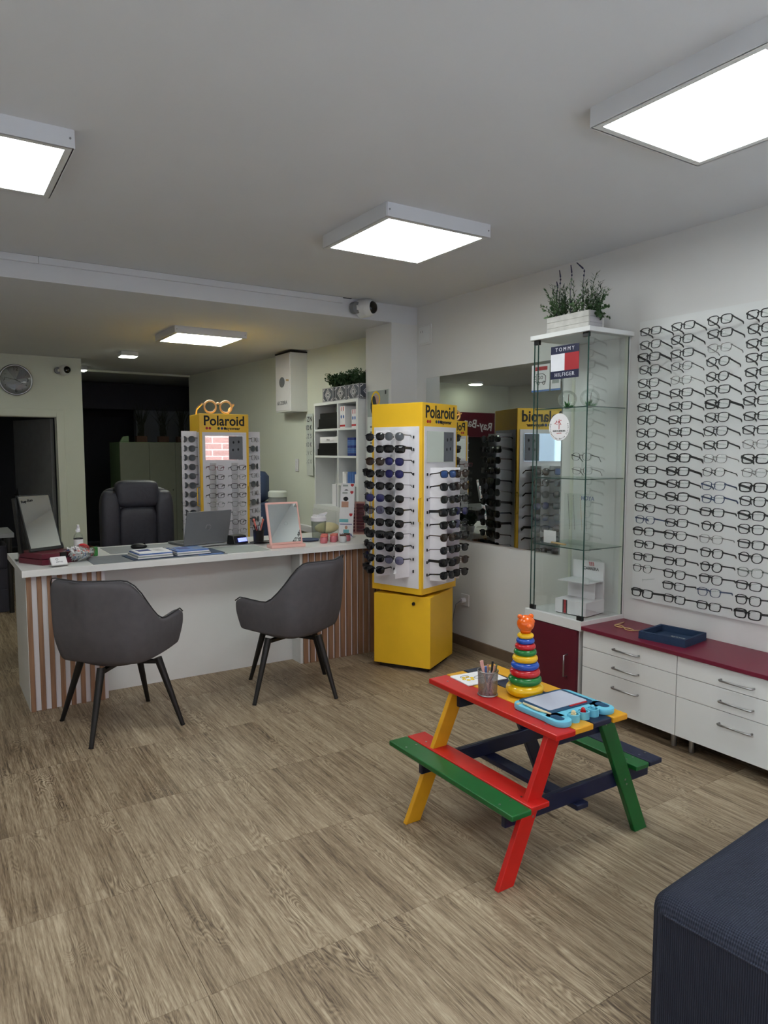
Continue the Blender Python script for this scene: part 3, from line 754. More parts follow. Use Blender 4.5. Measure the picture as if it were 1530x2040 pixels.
KIND = {
 'rect':   (make_glasses(.051, .036, 4.2, 0.0040, 'black', 'lens_clear', .05), 'black rectangular eyeglasses'),
 'rectT':  (make_glasses(.053, .038, 4.0, 0.0055, 'black', 'lens_clear', .05, temple=.0055), 'thick black rectangular eyeglasses'),
 'square': (make_glasses(.049, .041, 3.2, 0.0036, 'black', 'lens_clear', .07), 'black rounded-square eyeglasses'),
 'round':  (make_glasses(.046, .042, 2.2, 0.0037, 'black', 'lens_clear', .02), 'round black eyeglasses'),
 'pilot':  (make_glasses(.051, .043, 2.9, 0.0029, 'black', 'lens_clear', .09, bar=True), 'black double-bridge eyeglasses'),
 'thin':   (make_glasses(.050, .040, 3.0, .0012, 'frame_grey', 'lens_clear', .06, temple=.002), 'thin grey metal eyeglasses'),
 'thinb':  (make_glasses(.048, .041, 2.6, .0013, 'black', 'lens_clear', .04, temple=.002), 'thin black wire eyeglasses'),
 'brow':   (make_glasses(.053, .038, 3.6, 0.0034, 'black', 'lens_clear', .06, brow=True, temple=.005), 'black browline eyeglasses'),
 'blue':   (make_glasses(.050, .039, 3.0, .0022, 'frame_blue', 'lens_clear', .07), 'dark blue eyeglasses'),
 'clear':  (make_glasses(.049, .041, 2.8, .0028, 'frosty', 'lens_clear', .05, m_temple='frosty'), 'transparent-framed eyeglasses'),
 'wine':   (make_glasses(.050, .037, 3.4, .003, 'frame_wine', 'lens_clear', .05), 'wine red eyeglasses'),
 's_dark': (make_glasses(0.0571, 0.0473, 2.9, .003, 'black_gloss', 'lens_dark', .08, temple=.0045), 'black sunglasses'),
 's_wire': (make_glasses(0.0582, 0.0495, 2.5, .0013, 'dark_steel', 'lens_dark', .06, temple=.0018), 'wire-framed dark sunglasses'),
 's_thick':(make_glasses(0.0627, 0.0440, 4.0, .0055, 'black', 'lens_dark', .05, temple=.009), 'chunky black sunglasses'),
 's_brown':(make_glasses(0.0582, 0.0495, 2.6, .0025, 'frame_tort', 'lens_brown', .07), 'brown-lens sunglasses'),
 's_blue': (make_glasses(0.0560, 0.0451, 3.4, .003, 'black', 'lens_blue', .06), 'blue-lens sunglasses'),
 's_viol': (make_glasses(0.0594, 0.0506, 2.5, .0014, 'dark_steel', 'lens_violet', .06), 'violet-lens sunglasses'),
 's_smoke':(make_glasses(0.0594, 0.0517, 2.4, .0014, 'dark_steel', 'lens_smoke', .05), 'pale smoke-lens sunglasses'),
 's_grey': (make_glasses(0.0582, 0.0506, 2.3, .0022, 'frame_grey', 'lens_grey', .04), 'grey-lens sunglasses'),
}
def eyewear(kind, M, label, cat, group):
    parts, nm = KIND[kind]
    r = bpy.data.objects.new('eyeglasses' if cat == 'glasses' else 'sunglasses', None); COL.objects.link(r); r.empty_display_size = .02
    r.matrix_world = M; tag(r, nm + ', ' + label, cat, group)
    for n_, me in parts:
        o = bpy.data.objects.new(n_, me); COL.objects.link(o); o.parent = r
    return r

# ---- eyeglass wall: 4 columns x 22 rows
wp = thing('eyeglass_display_board', 'white wall board with rows of clear pegs for eyeglasses', 'display board', (WX, 2.17, .64))
MB().box(-.012, -.001, -.62, .45, 0, 1.56).build('board', 'white_lam', wp)
peg_me = MB().cyl((-.118, 0, 0), (-.010, 0, -.006), .0030, n=6).cyl((-.118, 0, .006), (-.118, 0, -.010), .0026, n=6).mesh('peg', 'clear')
CY = [2.470, 2.274, 2.073, 1.872]
GRID = ['rect pilot square thin rect rect rect square square round rect rect rectT rect rect blue brow rect rect thinb - rectT'.split(),
        'rect square rect thinb thin rect rect rect rect square rectT rectT rect brow pilot rect pilot rect rect square rect rect'.split(),
        'square rect thin round round rect rectT pilot pilot rect thin thinb blue blue rect round thin square round pilot blue rect'.split(),
        'rect square rect rect rect square rect rect rect thin rectT thin rectT square brow square rect round clear rect square rectT'.split()]
GRID[0][1] = 'square'; GRID[0][2] = 'rectT'; GRID[0][3] = 'square'; GRID[0][4] = 'pilot'
CN = ['column beside glass cabinet', 'second column from cabinet', 'third column from cabinet', 'column at right photo edge']
rg = random.Random(3)
for c in range(4):
    for r_ in range(22):
        z = 2.127 - r_*.0674
        obj('peg', peg_me, wp, T(0, CY[c]-2.17, z-.64))
        k = GRID[c][r_]
        if k == '-': continue
        M = T(3.279, CY[c]+rg.uniform(-.004, .004), z-.006+rg.uniform(-.003, .003)) @ RZ(-90+rg.uniform(-3, 3)) @ RX(-9+rg.uniform(-2, 2)) @ RY(rg.uniform(-1.5, 1.5))
        nth = 'topmost' if r_ == 0 else ('bottom one' if r_ == 21 else ORD[r_] + ' from top')
        eyewear(k, M, CN[c] + ', ' + nth, 'glasses', 'eyeglasses on the wall board')

# ---- Sunglasses stands
def stand(name, label, loc, rz, brz, base):
    t = thing(name, label, 'display stand', loc, rz)
    S = .42; h = S/2
    if base:
        B = RZ(brz - rz)
        MB(B).box(-h, h, -h, h, .03, .515).build('base_cabinet', 'yellow', t, bevel=.003)
        MB(B).box(-h+.03, h-.03, -h+.03, h-.03, 0, .03).build('plinth', 'dark_gap', t)
        MB(B).cyl((-h-.012, .12-h, .465), (-h, .12-h, .465), .011, n=14).build('lock', 'dark_steel', t)
        MB().cyl((0,0,.515), (0,0,.535), .15, n=24).build('turntable', 'dark_gap', t)
    MB().box(-h, h, -h, h, .533, 1.80).build('tower', 'yellow', t, bevel=.003)
    return t
def stand_face(t, th, sign, w=.42, top=1.80, mirror=True):
    F = RZ(th); h = w/2; y = -h
    tp = top-.155
    MB(F).box(-h+.022, h-.022, y-.004, y+.001, .575, tp).build('face_panel', 'white_pl', t)
    MB(F).tube([(h-.008, y, 1.02), (h-.008, y-.025, 1.025), (h-.008, y-.025, 1.175), (h-.008, y, 1.18)], .004, 8).build('grip', 'yellow', t, smooth=True)
    if sign:
        text('lettering', 'Polaroid', .116, 'ink', t, F @ T(0.0, y-.0012, top-.062) @ FACE, bold=.02, sx=.90)
        text('lettering', 'eyewear', .036, 'ink', t, F @ T(.075, y-.0012, top-.122) @ FACE, bold=.02)
        for i, (x, m) in enumerate(((-.148,'ink_red'),(-.122,'ink_red'),(-.048,'leaf'),(-.020,'ink_blue'),(.006,'ink'))):
            MB(F @ T(x, y-.001, top-.122) @ RX(90)).cyl((0,0,0), (0,0,.001), .011, n=16).build('logo_dot', m, t)
        MB(F).box(-.165, .155, y-.0075, y-.004, tp-.235, tp-.03).build('mirror', 'mirror', t)
        MB(F).box(.035, .153, y-.0085, y-.0075, tp-.232, tp-.033).build('mirror_picture', 'ink_grey', t)
        for x, z in ((.075,tp-.085),(.12,tp-.08),(.07,tp-.15),(.115,tp-.145)):
            MB(F @ T(x, y-.0088, z)).sphere((0,0,0), .010, 8, 6, (.8,.05,1.2)).build('picture_print', 'ink', t)
    return F
def col_fin(t, F, x, z0, z1, y, depth):
    MB(F).add([(x-.03,y,z0),(x+.03,y,z0),(x,y-depth,z0),(x-.03,y,z1),(x+.03,y,z1),(x,y-depth,z1)], [(0,1,2),(3,5,4),(0,2,5,3),(1,4,5,2),(0,3,4,1)]).build('zigzag_panel', 'acrylic', t)
clip_me = MB().box(-.008, .008, -.004, .0, -.014, .016).box(-.008, .008, -.014, -.004, -.014, -.008).mesh('nose_clip', 'white_pl')
slot_me = MB().box(-.003, .003, -.008, 0, -.009, .009).mesh('temple_slot', 'black')
def fill_face(t, F, rows, z0, dz, cols, yaw, lab, kinds, cat='sunglasses', group='', w=.42, depth=.112, slots=True, tip=.068, seed=1):
    rr_ = random.Random(seed); y = -w/2-.004; W = t.matrix_basis.copy() if False else T(*t.location) @ Matrix.Rotation(t.rotation_euler.z, 4, 'Z')
    zl = z0 - (rows-1)*dz
    for ci, x in enumerate(cols):
        col_fin(t, F, x, zl-.045, z0+.04, y, depth)
        for r_ in range(rows):
            z = z0 - r_*dz
            obj('nose_clip', clip_me, t, F @ T(x, y-depth+.002, z) @ RZ(yaw))
            if slots: obj('temple_slot', slot_me, t, F @ T(x + tip, y, z-.003))
            k = kinds[(ci*rows + r_) % len(kinds)]
            if k == '-': continue
            M = W @ F @ T(x, y-depth-.013, z) @ RZ(yaw + rr_.uniform(-4, 4)) @ RX(rr_.uniform(-5, 2)) @ RY(rr_.uniform(-3, 3))
            cn = lab[ci]; nth = 'topmost' if r_ == 0 else ('lowest' if r_ == rows-1 else ORD[r_] + ' from top')
            eyewear(k, M, cn + ', ' + nth, cat, group)
s1 = stand('sunglasses_stand', 'tall yellow revolving sunglasses stand on the floor by the mirror', (2.843, 4.02, 0), 19, 31, True)
G1 = 'sunglasses on the floor stand'
F = stand_face(s1, -90, False)
KL = 's_smoke2 s_wire s_brown s_dark s_dark s_viol s_smoke s_dark s_thick s_dark s_dark s_dark'.replace('s_smoke2','s_wire').split() + 's_grey s_thick s_viol s_viol s_wire s_wire s_dark s_dark s_wire s_dark s_smoke -'.split()
fill_face(s1, F, 12, 1.578, .0805, (-.080, .080), 8, ('yellow floor stand left face, outer column', 'yellow floor stand left face, inner column'), KL, group=G1, tip=.068, seed=2)
F = stand_face(s1, 0, True)
KR = 's_blue s_dark s_wire s_thick s_dark s_brown s_wire s_thick s_dark'.split() + 's_brown s_brown s_dark s_viol s_smoke s_thick s_dark s_brown s_dark'.split()
fill_face(s1, F, 9, 1.335, .0835, (-.090, .068), -14, ('yellow floor stand lettered face, inner column', 'yellow floor stand lettered face, outer column'), KR, group=G1, tip=-.068, seed=4)
F = stand_face(s1, 90, False)
fill_face(s1, F, 12, 1.578, .0805, (-.10, .06), -14, ('mirror-side face of floor stand, near column', 'mirror-side face of floor stand, far column'), ['s_dark','s_thick','s_brown','s_wire','s_dark','s_grey','s_thick'], group=G1, seed=6)
F = stand_face(s1, 180, True)
fill_face(s1, F, 9, 1.335, .0835, (.085,), 8, ('desk-side face of yellow floor stand',), ['s_thick','s_dark','s_wire','s_viol'], group=G1, seed=8)

s2 = stand('eyeglass_stand', 'yellow lettered display stand behind the desk', (2.178, 6.06, 0), -7, 0, True)
G2 = 'eyewear on the stand behind the desk'
F = stand_face(s2, 0, True)
fill_face(s2, F, 8, 1.345, .0765, (-.10, .085), 0, ('stand behind desk, front left column', 'stand behind desk, front right column'),
          ['wine','rect','rect','rect','clear','thinb','thinb','clear','rect','clear','rect','rect','clear','clear','round','thin'], 'glasses', G2, depth=.105, slots=False, seed=11)
for sgn, th, lb in ((-1, -90, 'left side wing of stand behind desk'), (1, 90, 'right side wing of stand behind desk')):
    F = stand_face(s2, th, False)
    MB(F).box(-.1, -.096, -.34, -.21, .60, 1.655).build('wing_panel', 'acrylic', s2) if sgn > 0 else MB(F).box(.096, .1, -.34, -.21, .60, 1.655).build('wing_panel', 'acrylic', s2)
    for r_ in range(11):
        z = 1.585 - r_*.078; x = .135*(-sgn)
        obj('nose_clip', clip_me, s2, F @ T(.104*(-sgn), -.325, z) @ RZ(-sgn*60))
        M = T(*s2.location) @ Matrix.Rotation(s2.rotation_euler.z, 4, 'Z') @ F @ T(.125*(-sgn), -.292, z) @ RZ(-sgn*48)
        nth = 'topmost' if r_ == 0 else ('lowest' if r_ == 10 else ORD[r_] + ' from top')
        eyewear('s_grey' if sgn < 0 else ('thin', 's_grey')[r_ % 2], M, lb + ', ' + nth, 'sunglasses', G2)
bgz = thing('giant_wooden_glasses', 'oversized wooden spectacle model on top of the stand behind desk', 'decoration', (2.125, 5.92, 1.80), -4)
for sx in (-1, 1):
    MB(RX(90)).torus((sx*.068, .062, 0), .05, .0085, 28, 8).build('rim', 'wood_frame', bgz, smooth=True)
    MB().beam((sx*.115, 0, .085), (sx*.142, .0, .085), .012, .012).beam((sx*.138, 0, .085), (sx*.142, .16, .05), .010, .014).beam((sx*.142, .155, .052), (sx*.142, .19, .006), .01, .014).build('temple', 'wood_frame', bgz)
MB().tube([(-.022, 0, .085), (0, 0, .095), (.022, 0, .085)], .008, 8).build('bridge', 'wood_frame', bgz, smooth=True)

# ================================================================== GLASS CABINET + DRAWERS (right wall)
gx0, gx1, gy0, gy1 = 3.05, WX-.004, 2.685, 3.095
gc = thing('glass_display_cabinet', 'tall glass display cabinet with white top and maroon door', 'cabinet', (0, 0, 0))
MB().box(gx0+.004, gx1, gy0+.02, gy1, .10, .478).build('base_body', 'white_lam', gc)
md = MB().box(gx0-.014, gx0+.004, gy0+.024, gy1+.018, .105, .474).build('door', 'maroon_dk', gc, bevel=.0015)
MB().tube([(gx0-.014, 2.776, .196), (gx0-.042, 2.776, .200), (gx0-.042, 2.776, .322), (gx0-.014, 2.776, .326)], .005, 8).build('handle', 'steel', md, smooth=True)
MB().box(gx0-.016, gx1, gy0-.006, gy1+.025, .478, .532).build('base_board', 'white_lam', gc, bevel=.002)
for x, y in ((gx0+.05, gy0+.06), (gx0+.05, gy1-.03)): MB().cyl((x,y,0), (x,y,.10), .016, n=12).build('foot', 'steel', gc)
MB().box(gx0-.022, gx1, gy0-.025, gy1+.012, 2.130, 2.156).build('top_board', 'white_lam', gc, bevel=.0015)
MB().box(gx1-.012, gx1, gy0, gy1, .533, 2.13).build('back_board', 'white_lam', gc)
def pane(name, x0, x1, y0, y1, z0, z1, par=gc, m='glass'):
    return MB().box(x0, x1, y0, y1, z0, z1).build(name, m, par)
fd = pane('glass_door', gx0, gx0+.004, gy0+.006, gy1-.004, .536, 2.127)
pane('side_glass', gx0+.006, gx1-.012, gy0, gy0+.004, .533, 2.13); pane('side_glass', gx0+.006, gx1-.012, gy1-.004, gy1, .533, 2.13)
for x, y in ((gx0, gy0), (gx1-.016, gy0), (gx0, gy1-.004), (gx0+.004, gy1-.03)):
    MB().box(x-.001, x+.004, y-.001, y+.004, .534, 2.129).build('glass_edge', 'glass_edge', gc)
MB().box(gx1-.022, gx1-.012, gy0, gy0+.02, .533, 2.13).box(gx1-.022, gx1-.012, gy1-.02, gy1, .533, 2.13).build('back_upright', 'wall_green', gc)
for z in (1.731, 1.330, .934):
    sh = pane('shelf', gx0+.012, gx1-.014, gy0+.006, gy1-.006, z-.0055, z, m='glass_green')
    MB().box(gx0+.0105, gx0+.012, gy0+.006, gy1-.006, z-.0055, z).box(gx0+.012, gx1-.014, gy0+.005, gy0+.0062, z-.0055, z).build('shelf_edge', 'glass_edge', sh)
for y, z in ((gy0, .533), (gy1-.04, .533), (gy0, 2.104), (gy1-.04, 2.104)):
    MB().box(gx0-.004, gx0+.014, y, y+.04, z, z+.026).build('hinge', 'dark_steel', fd, bevel=.002)
# flag sticker
M0 = T(gx0-.0012, 2.855, 1.985) @ RZ(-90)
fw_, fh_ = .21, .185
MB(M0).box(-fw_/2, fw_/2, 0, .0008, fh_/2-.045, fh_/2).box(-fw_/2, fw_/2, 0, .0008, -fh_/2, -fh_/2+.045).build('flag_stripe', 'flag_navy', gc)
MB(M0).box(-fw_/2, 0, 0, .0008, -fh_/2+.045, fh_/2-.045).build('flag_field', 'flag_white', gc); MB(M0).box(0, fw_/2, 0, .0008, -fh_/2+.045, fh_/2-.045).build('flag_field', 'flag_red', gc)
text('lettering', 'TOMMY', .030, 'flag_white', gc, M0 @ T(0, -.0006, fh_/2-.0225) @ FACE, spacing=1.55)
text('lettering', 'HILFIGER', .030, 'flag_white', gc, M0 @ T(0, -.0006, -fh_/2+.0225) @ FACE, spacing=1.25)
# round sticker
M1 = T(gx0-.0012, 2.885, 1.62) @ RZ(-90)
MB(M1 @ RX(90)).cyl((0,0,0), (0,0,.0008), .078, n=36).build('round_sticker', 'paper', gc)
tr = MB(M1)
rt_ = random.Random(2)
for k in range(26):
    a = R(rt_.uniform(10, 170)); q = rt_.uniform(.012, .036); tr.cyl((q*math.cos(a), -.0012, .012+q*math.sin(a)*.8), (q*math.cos(a), -.0018, .012+q*math.sin(a)*.8), .0028, n=6)
tr.beam((0,-.0014,-.012), (0,-.0014,.02), .004, .0008, (0,1,0)).build('tree_emblem', 'ink_red', gc)
text('lettering', 'KARTA SENIORA', .0125, 'ink', gc, M1 @ T(0, -.0012, -.022) @ FACE, bold=.02)
text('lettering', 'ogolnopolska', .007, 'ink_red', gc, M1 @ T(0, -.0012, -.034) @ FACE)
for i, ch in enumerate('Ogolnopolska Karta Seniora'):
    if ch == ' ': continue
    a = R(-195 + 210*i/25.0)
    text('letter', ch, .0115, 'ink', gc, M1 @ T(.067*math.cos(a), -.0012, .067*math.sin(a)) @ FACE @ RZ(math.degrees(a)+90))

# planter on top of cabinet
pb = thing('lavender_planter_box', 'whitewashed wooden planter with lavender and herbs on glass cabinet', 'plant', (3.13, 2.86, 2.156), -90)
for x0, x1, y0, y1 in ((-.155,.155,-.062,-.050), (-.155,.155,.050,.062), (-.155,-.143,-.05,.05), (.143,.155,-.05,.05)):
    for k in range(3): MB().box(x0, x1, y0, y1, k*.032, k*.032+.031).build('plank', 'whitewash' if abs(x1-x0) > .1 else 'whitewash2', pb, bevel=.001, seg=1)
MB().box(-.143, .143, -.05, .05, .005, .085).build('soil', 'box_brown', pb)
def sprig(mb, mbl, base, tip, nleaf, ll, rng, wl=.22):
    b = Vector(base); t = Vector(tip); mid = (b+t)/2 + Vector((rng.uniform(-.02,.02), rng.uniform(-.02,.02), .02))
    P = lambda q: b*(1-q)**2 + mid*2*q*(1-q) + t*q*q
    mb.tube([P(k/5) for k in range(6)], [.0016*(1-.1*k) for k in range(6)], 4)
    for k in range(nleaf):
        q = .25 + .75*k/nleaf; p = P(q); d = (P(min(1, q+.05)) - P(q-.05)).normalized()
        sd = Vector((rng.uniform(-1,1), rng.uniform(-1,1), rng.uniform(-.2,.4))); sd = (sd - d*sd.dot(d)*.4).normalized(); L = ll*rng.uniform(.6,1.1)
        dirv = (sd*.8 + d*.6).normalized(); n_ = dirv.cross(d).normalized() if dirv.cross(d).length > 1e-4 else Vector((1,0,0))
        a = p + dirv*L*.5 + n_*L*wl; c = p + dirv*L*.5 - n_*L*wl; e = p + dirv*L
        up_ = dirv.cross(n_)*L*.05
        mbl.add([p, a+up_, e, c+up_], [(0,1,2,3)])
rp = random.Random(21); st_ = MB(); lfs = {m: MB() for m in ('leaf','leaf_lt','leaf_dk')}
for k in range(64):
    bx_ = rp.uniform(-.13,.13); by_ = rp.uniform(-.04,.04); out = rp.uniform(.0,.09)
    h_ = rp.uniform(.06,.19); tx = bx_*1.35 + rp.uniform(-.04,.04); 
    m = rp.choice(['leaf','leaf','leaf_lt','leaf_dk'])
    broad = rp.random() < .45
    sprig(st_, lfs[m], (bx_,by_,.08), (tx, by_*2+rp.uniform(-.04,.04), .08+(h_*.6 if broad else h_*1.15)), 16, .022 if broad else .034, rp, .42 if broad else .10)
for k in range(7): sprig(st_, lfs['leaf_lt'], (-.13,rp.uniform(-.04,.04),.08), (-.21+rp.uniform(-.03,.03), rp.uniform(-.06,.04), .14+rp.uniform(-.04,.06)), 14, .026, rp, .25); sprig(st_, lfs['leaf'], (.13,rp.uniform(-.04,.04),.08), (.20+rp.uniform(-.02,.03), rp.uniform(-.06,.04), .10+rp.uniform(-.06,.06)), 14, .024, rp, .4)
st_.build('stems', 'stem', pb)
for m, b_ in lfs.items(): b_.build('foliage', m, pb)['kind'] = 'stuff'
for x, tipx, hh in ((-.10,-.105,.30), (-.015,-.02,.31), (.075,.055,.315), (-.12,-.125,.24)):
    s_ = MB(); pts = [Vector((x, -.02, .1)), Vector((x-.004, -.02, .1+hh*.4)), Vector((x+.004, -.02, .1+hh*.72)), Vector((tipx - (.03 if x > .05 else 0), -.02, .06+hh))]
    s_.tube(pts, .0016, 5)
    for q in range(10):
        f = q/9; p = pts[2].lerp(pts[3], f) if f > .15 else pts[1].lerp(pts[2], .7+f*2)
        s_.sphere(tuple(p), .0052*(1-.4*f), 6, 5, (1,1,1.3))
    s_.build('lavender_spike', 'lavender', pb)

# cabinet contents
for y, lb in ((2.80, 'small spiky succulent with glass bubble on the top cabinet shelf, nearer the front corner'), (2.95, 'small spiky succulent with glass bubble on top cabinet shelf, nearer the mirror')):
    sc_ = thing('succulent', lb, 'plant', (3.20 if y < 2.9 else 3.18, y, 1.731), 0, 'succulents in glass cabinet'); lv = MB(); r2 = random.Random(int(y*100))
    for k in range(26):
        a = r2.uniform(0, 6.28); e = r2.uniform(.25, 1.3); d_ = Vector((math.cos(a)*math.cos(e), math.sin(a)*math.cos(e), math.sin(e))); L = r2.uniform(.035,.055); n_ = d_.cross(Vector((0,0,1))).normalized()*.005
        lv.add([(0,0,.008), d_*L*.4+n_, d_*L, d_*L*.4-n_, d_*L*.4 + Vector((0,0,-.003))], [(0,1,2),(0,2,3),(0,4,1),(0,3,4),(1,4,2),(4,3,2)])
    lv.build('leaves', 'leaf_bright', sc_); MB().lathe([(.012,0),(.014,.006),(.010,.012)], 12).build('base', 'box_brown', sc_)
    MB().tube([(.01, 0, .01), (.02, .01, .06), (.012, .0, .085)], .0022, 6).build('twig', 'box_brown', sc_)
    MB().sphere((.0, .0, .055), .055, 16, 12, (1,1,.95)).build('glass_bubble', 'clear', sc_, smooth=True)
eyewear('thinb', T(3.14, 2.80, 1.452) @ RZ(-75) @ RX(-6), 'hanging in glass cabinet, upper of two', 'glasses', 'eyeglasses in glass cabinet')
eyewear('thin', T(3.15, 2.80, 1.372) @ RZ(-75) @ RX(-6), 'in glass cabinet, lower of two', 'glasses', 'eyeglasses in glass cabinet')
gh = thing('eyeglass_holder', 'clear stand holding two wire eyeglasses in glass cabinet', 'holder', (3.165, 2.81, 1.3305))
MB().box(-.02, .04, -.03, .03, 0, .004).build('foot', 'clear', gh); MB().box(.0, .004, -.008, .008, .004, .15).build('upright', 'clear', gh)
hn = thing('eyeglass_chain_stand', 'clear stand with hanging eyeglass chains on the lowest glass shelf', 'chain stand', (3.22, 2.87, .9345))
MB().box(-.004, 0, -.10, .12, 0, .30).build('back_plate', 'clear', hn)
MB().box(-.04, .02, -.10, .12, 0, .004).build('foot', 'clear', hn)
text('lettering', 'HOYA', .034, 'ink_blue', hn, T(-.006, -.06, .275) @ RZ(-90) @ FACE, bold=.01)
for k, (y, m) in enumerate(((.085,'ink'), (.045,'ink'), (-.01,'gold'), (-.045,'soft_grey'))):
    ch = MB(); 
    for q in range(22): ch.sphere((-.012, y - .018*q/21, .29-.0095*q), .0024, 6, 4)
    ch.build('bead_chain', m, hn)
pn = tag(MB().box(0, .001, -.05, .05, 0, .075).build('price_card', 'paper'), 'small white card on lowest glass shelf beside the chains', 'card'); pn.location = (3.13, 3.02, .9345)
pk = thing('gold_hair_clip', 'small gold chain bundle on the lowest glass shelf', 'trinket', (3.11, 2.93, .9345))
pk2 = MB()
for q in range(5): pk2.torus((-.01+.005*q, -.05+.025*q, .008), .013, .0025, 14, 6, 1.6)
pk2.build('links', 'gold', pk, smooth=True)
cr = thing('white_brand_riser', 'white stepped display riser with red stripe inside glass cabinet', 'display riser', (3.19, 2.845, .533), 8)
MB().box(-.075, .115, -.105, .105, .004, .085).build('base_block', 'white_pl', cr, bevel=.002); MB().box(-.07, .11, -.10, .10, 0, .004).build('plinth', 'black', cr)
MB().box(.10, .112, -.105, .105, .085, .30).build('back_plate', 'white_pl', cr, bevel=.002)
MB().box(-.055, .10, -.105, .105, .188, .194).build('shelf', 'white_pl', cr, bevel=.001)
MB().box(.05, .056, -.08, .105, .085, .188).build('shelf_support', 'white_pl', cr)
for y, m in ((.048,'ink'), (.040,'ink_red'), (.032,'ink_red'), (.024,'ink')): MB().box(-.0762, -.0752, y-.0035, y+.0035, .006, .084).build('stripe', m, cr)
text('lettering', 'CARRERA', .024, 'ink', cr, T(.0988, -.02, .255) @ RZ(-90) @ FACE, bold=.03)
for k in range(3): MB(T(.099, -.012-.012*k, .272) @ RZ(-90)).add([(-.006,0,.024),(.002,0,.024),(.006,0,0),(.0,0,0),(-.006,-.001,.024),(.002,-.001,.024),(.006,-.001,0),(.0,-.001,0)], [(0,1,2,3),(4,7,6,5),(0,4,5,1),(1,5,6,2),(2,6,7,3),(3,7,4,0)]).build('emblem_bar', 'ink_red', cr)

# drawers
ct = thing('maroon_countertop', 'long maroon countertop over white drawer units', 'countertop', (0, 0, 0))
MB().box(3.036, WX-.002, .90, 2.705-.025, .488, .508).build('top', 'maroon', ct, bevel=.0015)
def drawer_unit(y0, y1, label):
    t = thing('drawer_unit', label, 'drawers', (0, 0, 0), 0, 'white drawer units')
    MB().box(3.068, WX-.006, y0+.001, y1-.001, .082, .4875).build('carcass', 'white_lam', t)
    for z0, z1, zh in ((.392, .486, .430), (.284, .389, .330), (.084, .281, .222)):
        d_ = MB().box(3.05, 3.068, y0+.0015, y1-.0015, z0, z1).build('drawer', 'white_lam', t, bevel=.0012)
        ym = (y0+y1)/2 - (0 if y0 > 2 else .005)
        MB().tube([(3.05, ym+.078, zh), (3.032, ym+.078, zh), (3.026, ym+.072, zh), (3.026, ym-.072, zh), (3.032, ym-.078, zh), (3.05, ym-.078, zh)], .0048, 8).build('handle', 'steel', d_, smooth=True)
    for x in (3.12, 3.34):
        for y in (y0+.05, y1-.05): MB().cyl((x,y,0), (x,y,.082), .015, n=12).build('foot', 'steel', t)
drawer_unit(2.083, 2.677, 'white three-drawer unit beside the maroon cabinet door')
drawer_unit(1.473, 2.082, 'white three-drawer unit at the right photo edge')
drawer_unit(.905, 1.472, 'white three-drawer unit nearest the sofa')
ty = thing('navy_tray', 'dark navy fabric tray on the maroon countertop', 'tray', (3.225, 2.235, .508), 8)
MB().box(-.115, .115, -.125, .125, 0, .008).build('bottom', 'navy_box', ty)
for a in ((-.115,-.101,-.125,.125), (.101,.115,-.125,.125), (-.101,.101,-.125,-.111), (-.101,.101,.111,.125)): MB().box(*a, .008, .040).build('rim_wall', 'navy_box', ty, bevel=.001)
text('lettering', 'eyewear', .03, 'ink_grey2', ty, T(.03, -.03, .0085) @ RZ(-90))
gm = thing('template_glasses', 'pale gold measuring spectacles lying on the maroon countertop', 'glasses', (3.20, 2.52, .508), -100)
for sx in (-1, 1): MB().tube([(sx*.04+.028*math.cos(t), .012*math.sin(t)*1.6, .004) for t in [k*math.pi/8 for k in range(16)]], .003, 6, True).build('rim', 'gold', gm, smooth=True)
MB().box(-.012, .012, -.003, .003, .002, .008).build('bridge', 'gold', gm)
for sx in (-1, 1): MB().beam((sx*.07, 0, .004), (sx*.10, .09, .004), .008, .003).build('temple', 'gold', gm)

# ================================================================== ON THE DESK
def rbox(w, d, h, cx=0, cy=0, z=0): return (cx-w/2, cx+w/2, cy-d/2, cy+d/2, z, z+h)
# big slanted mirror on red base
dm_ = thing('desk_mirror', 'black framed tilting mirror on a dark red base, left desk end', 'mirror', (.575, 4.665, DT), 27)
MB().prism([(-.10,-.125),(.02,-.16),(.13,-.15),(.13,.12),(-.06,.14),(-.10,.10)], 0, .032).build('lower_base', 'maroon_dk', dm_, bevel=.002)
MB().prism([(-.098,-.12),(.02,-.153),(.125,-.145),(.125,.115),(-.06,.135),(-.098,.095)], .035, .066).build('upper_base', 'maroon_dk', dm_, bevel=.002)
MB().prism([(.0,-.155),(.04,-.157),(.04,-.14),(.0,-.14)], .0, .068).build('base_clip', 'black', dm_)
P = T(.0, -.03, .075) @ RX(-19)
A0, A1, Hh = -.105, .105, .345
fr_ = MB(P).box(A0, A1, 0, .016, 0, .018).box(A0, A1, 0, .016, Hh-.006, Hh).box(A0, A0+.006, 0, .016, .018, Hh-.006).box(A1-.006, A1, 0, .016, .018, Hh-.006).build('frame', 'black', dm_)
MB(P).box(A0+.006, A1-.006, .002, .008, .018, Hh-.006).build('mirror_glass', 'mirror', dm_); MB(P).box(A0+.006, A1-.006, .009, .014, .018, Hh-.006).build('back', 'black', dm_)
for x in (A0-.008, A1+.008): MB().beam((x, .05, .06), (x, .10, .385), .014, .03, (0,1,0)).build('support_post', 'black', dm_)
text('lettering', 'Ray-Ban', .023, 'ink', dm_, P @ T(A0+.055, .0008, Hh-.036) @ FACE @ RZ(8), bold=.015)
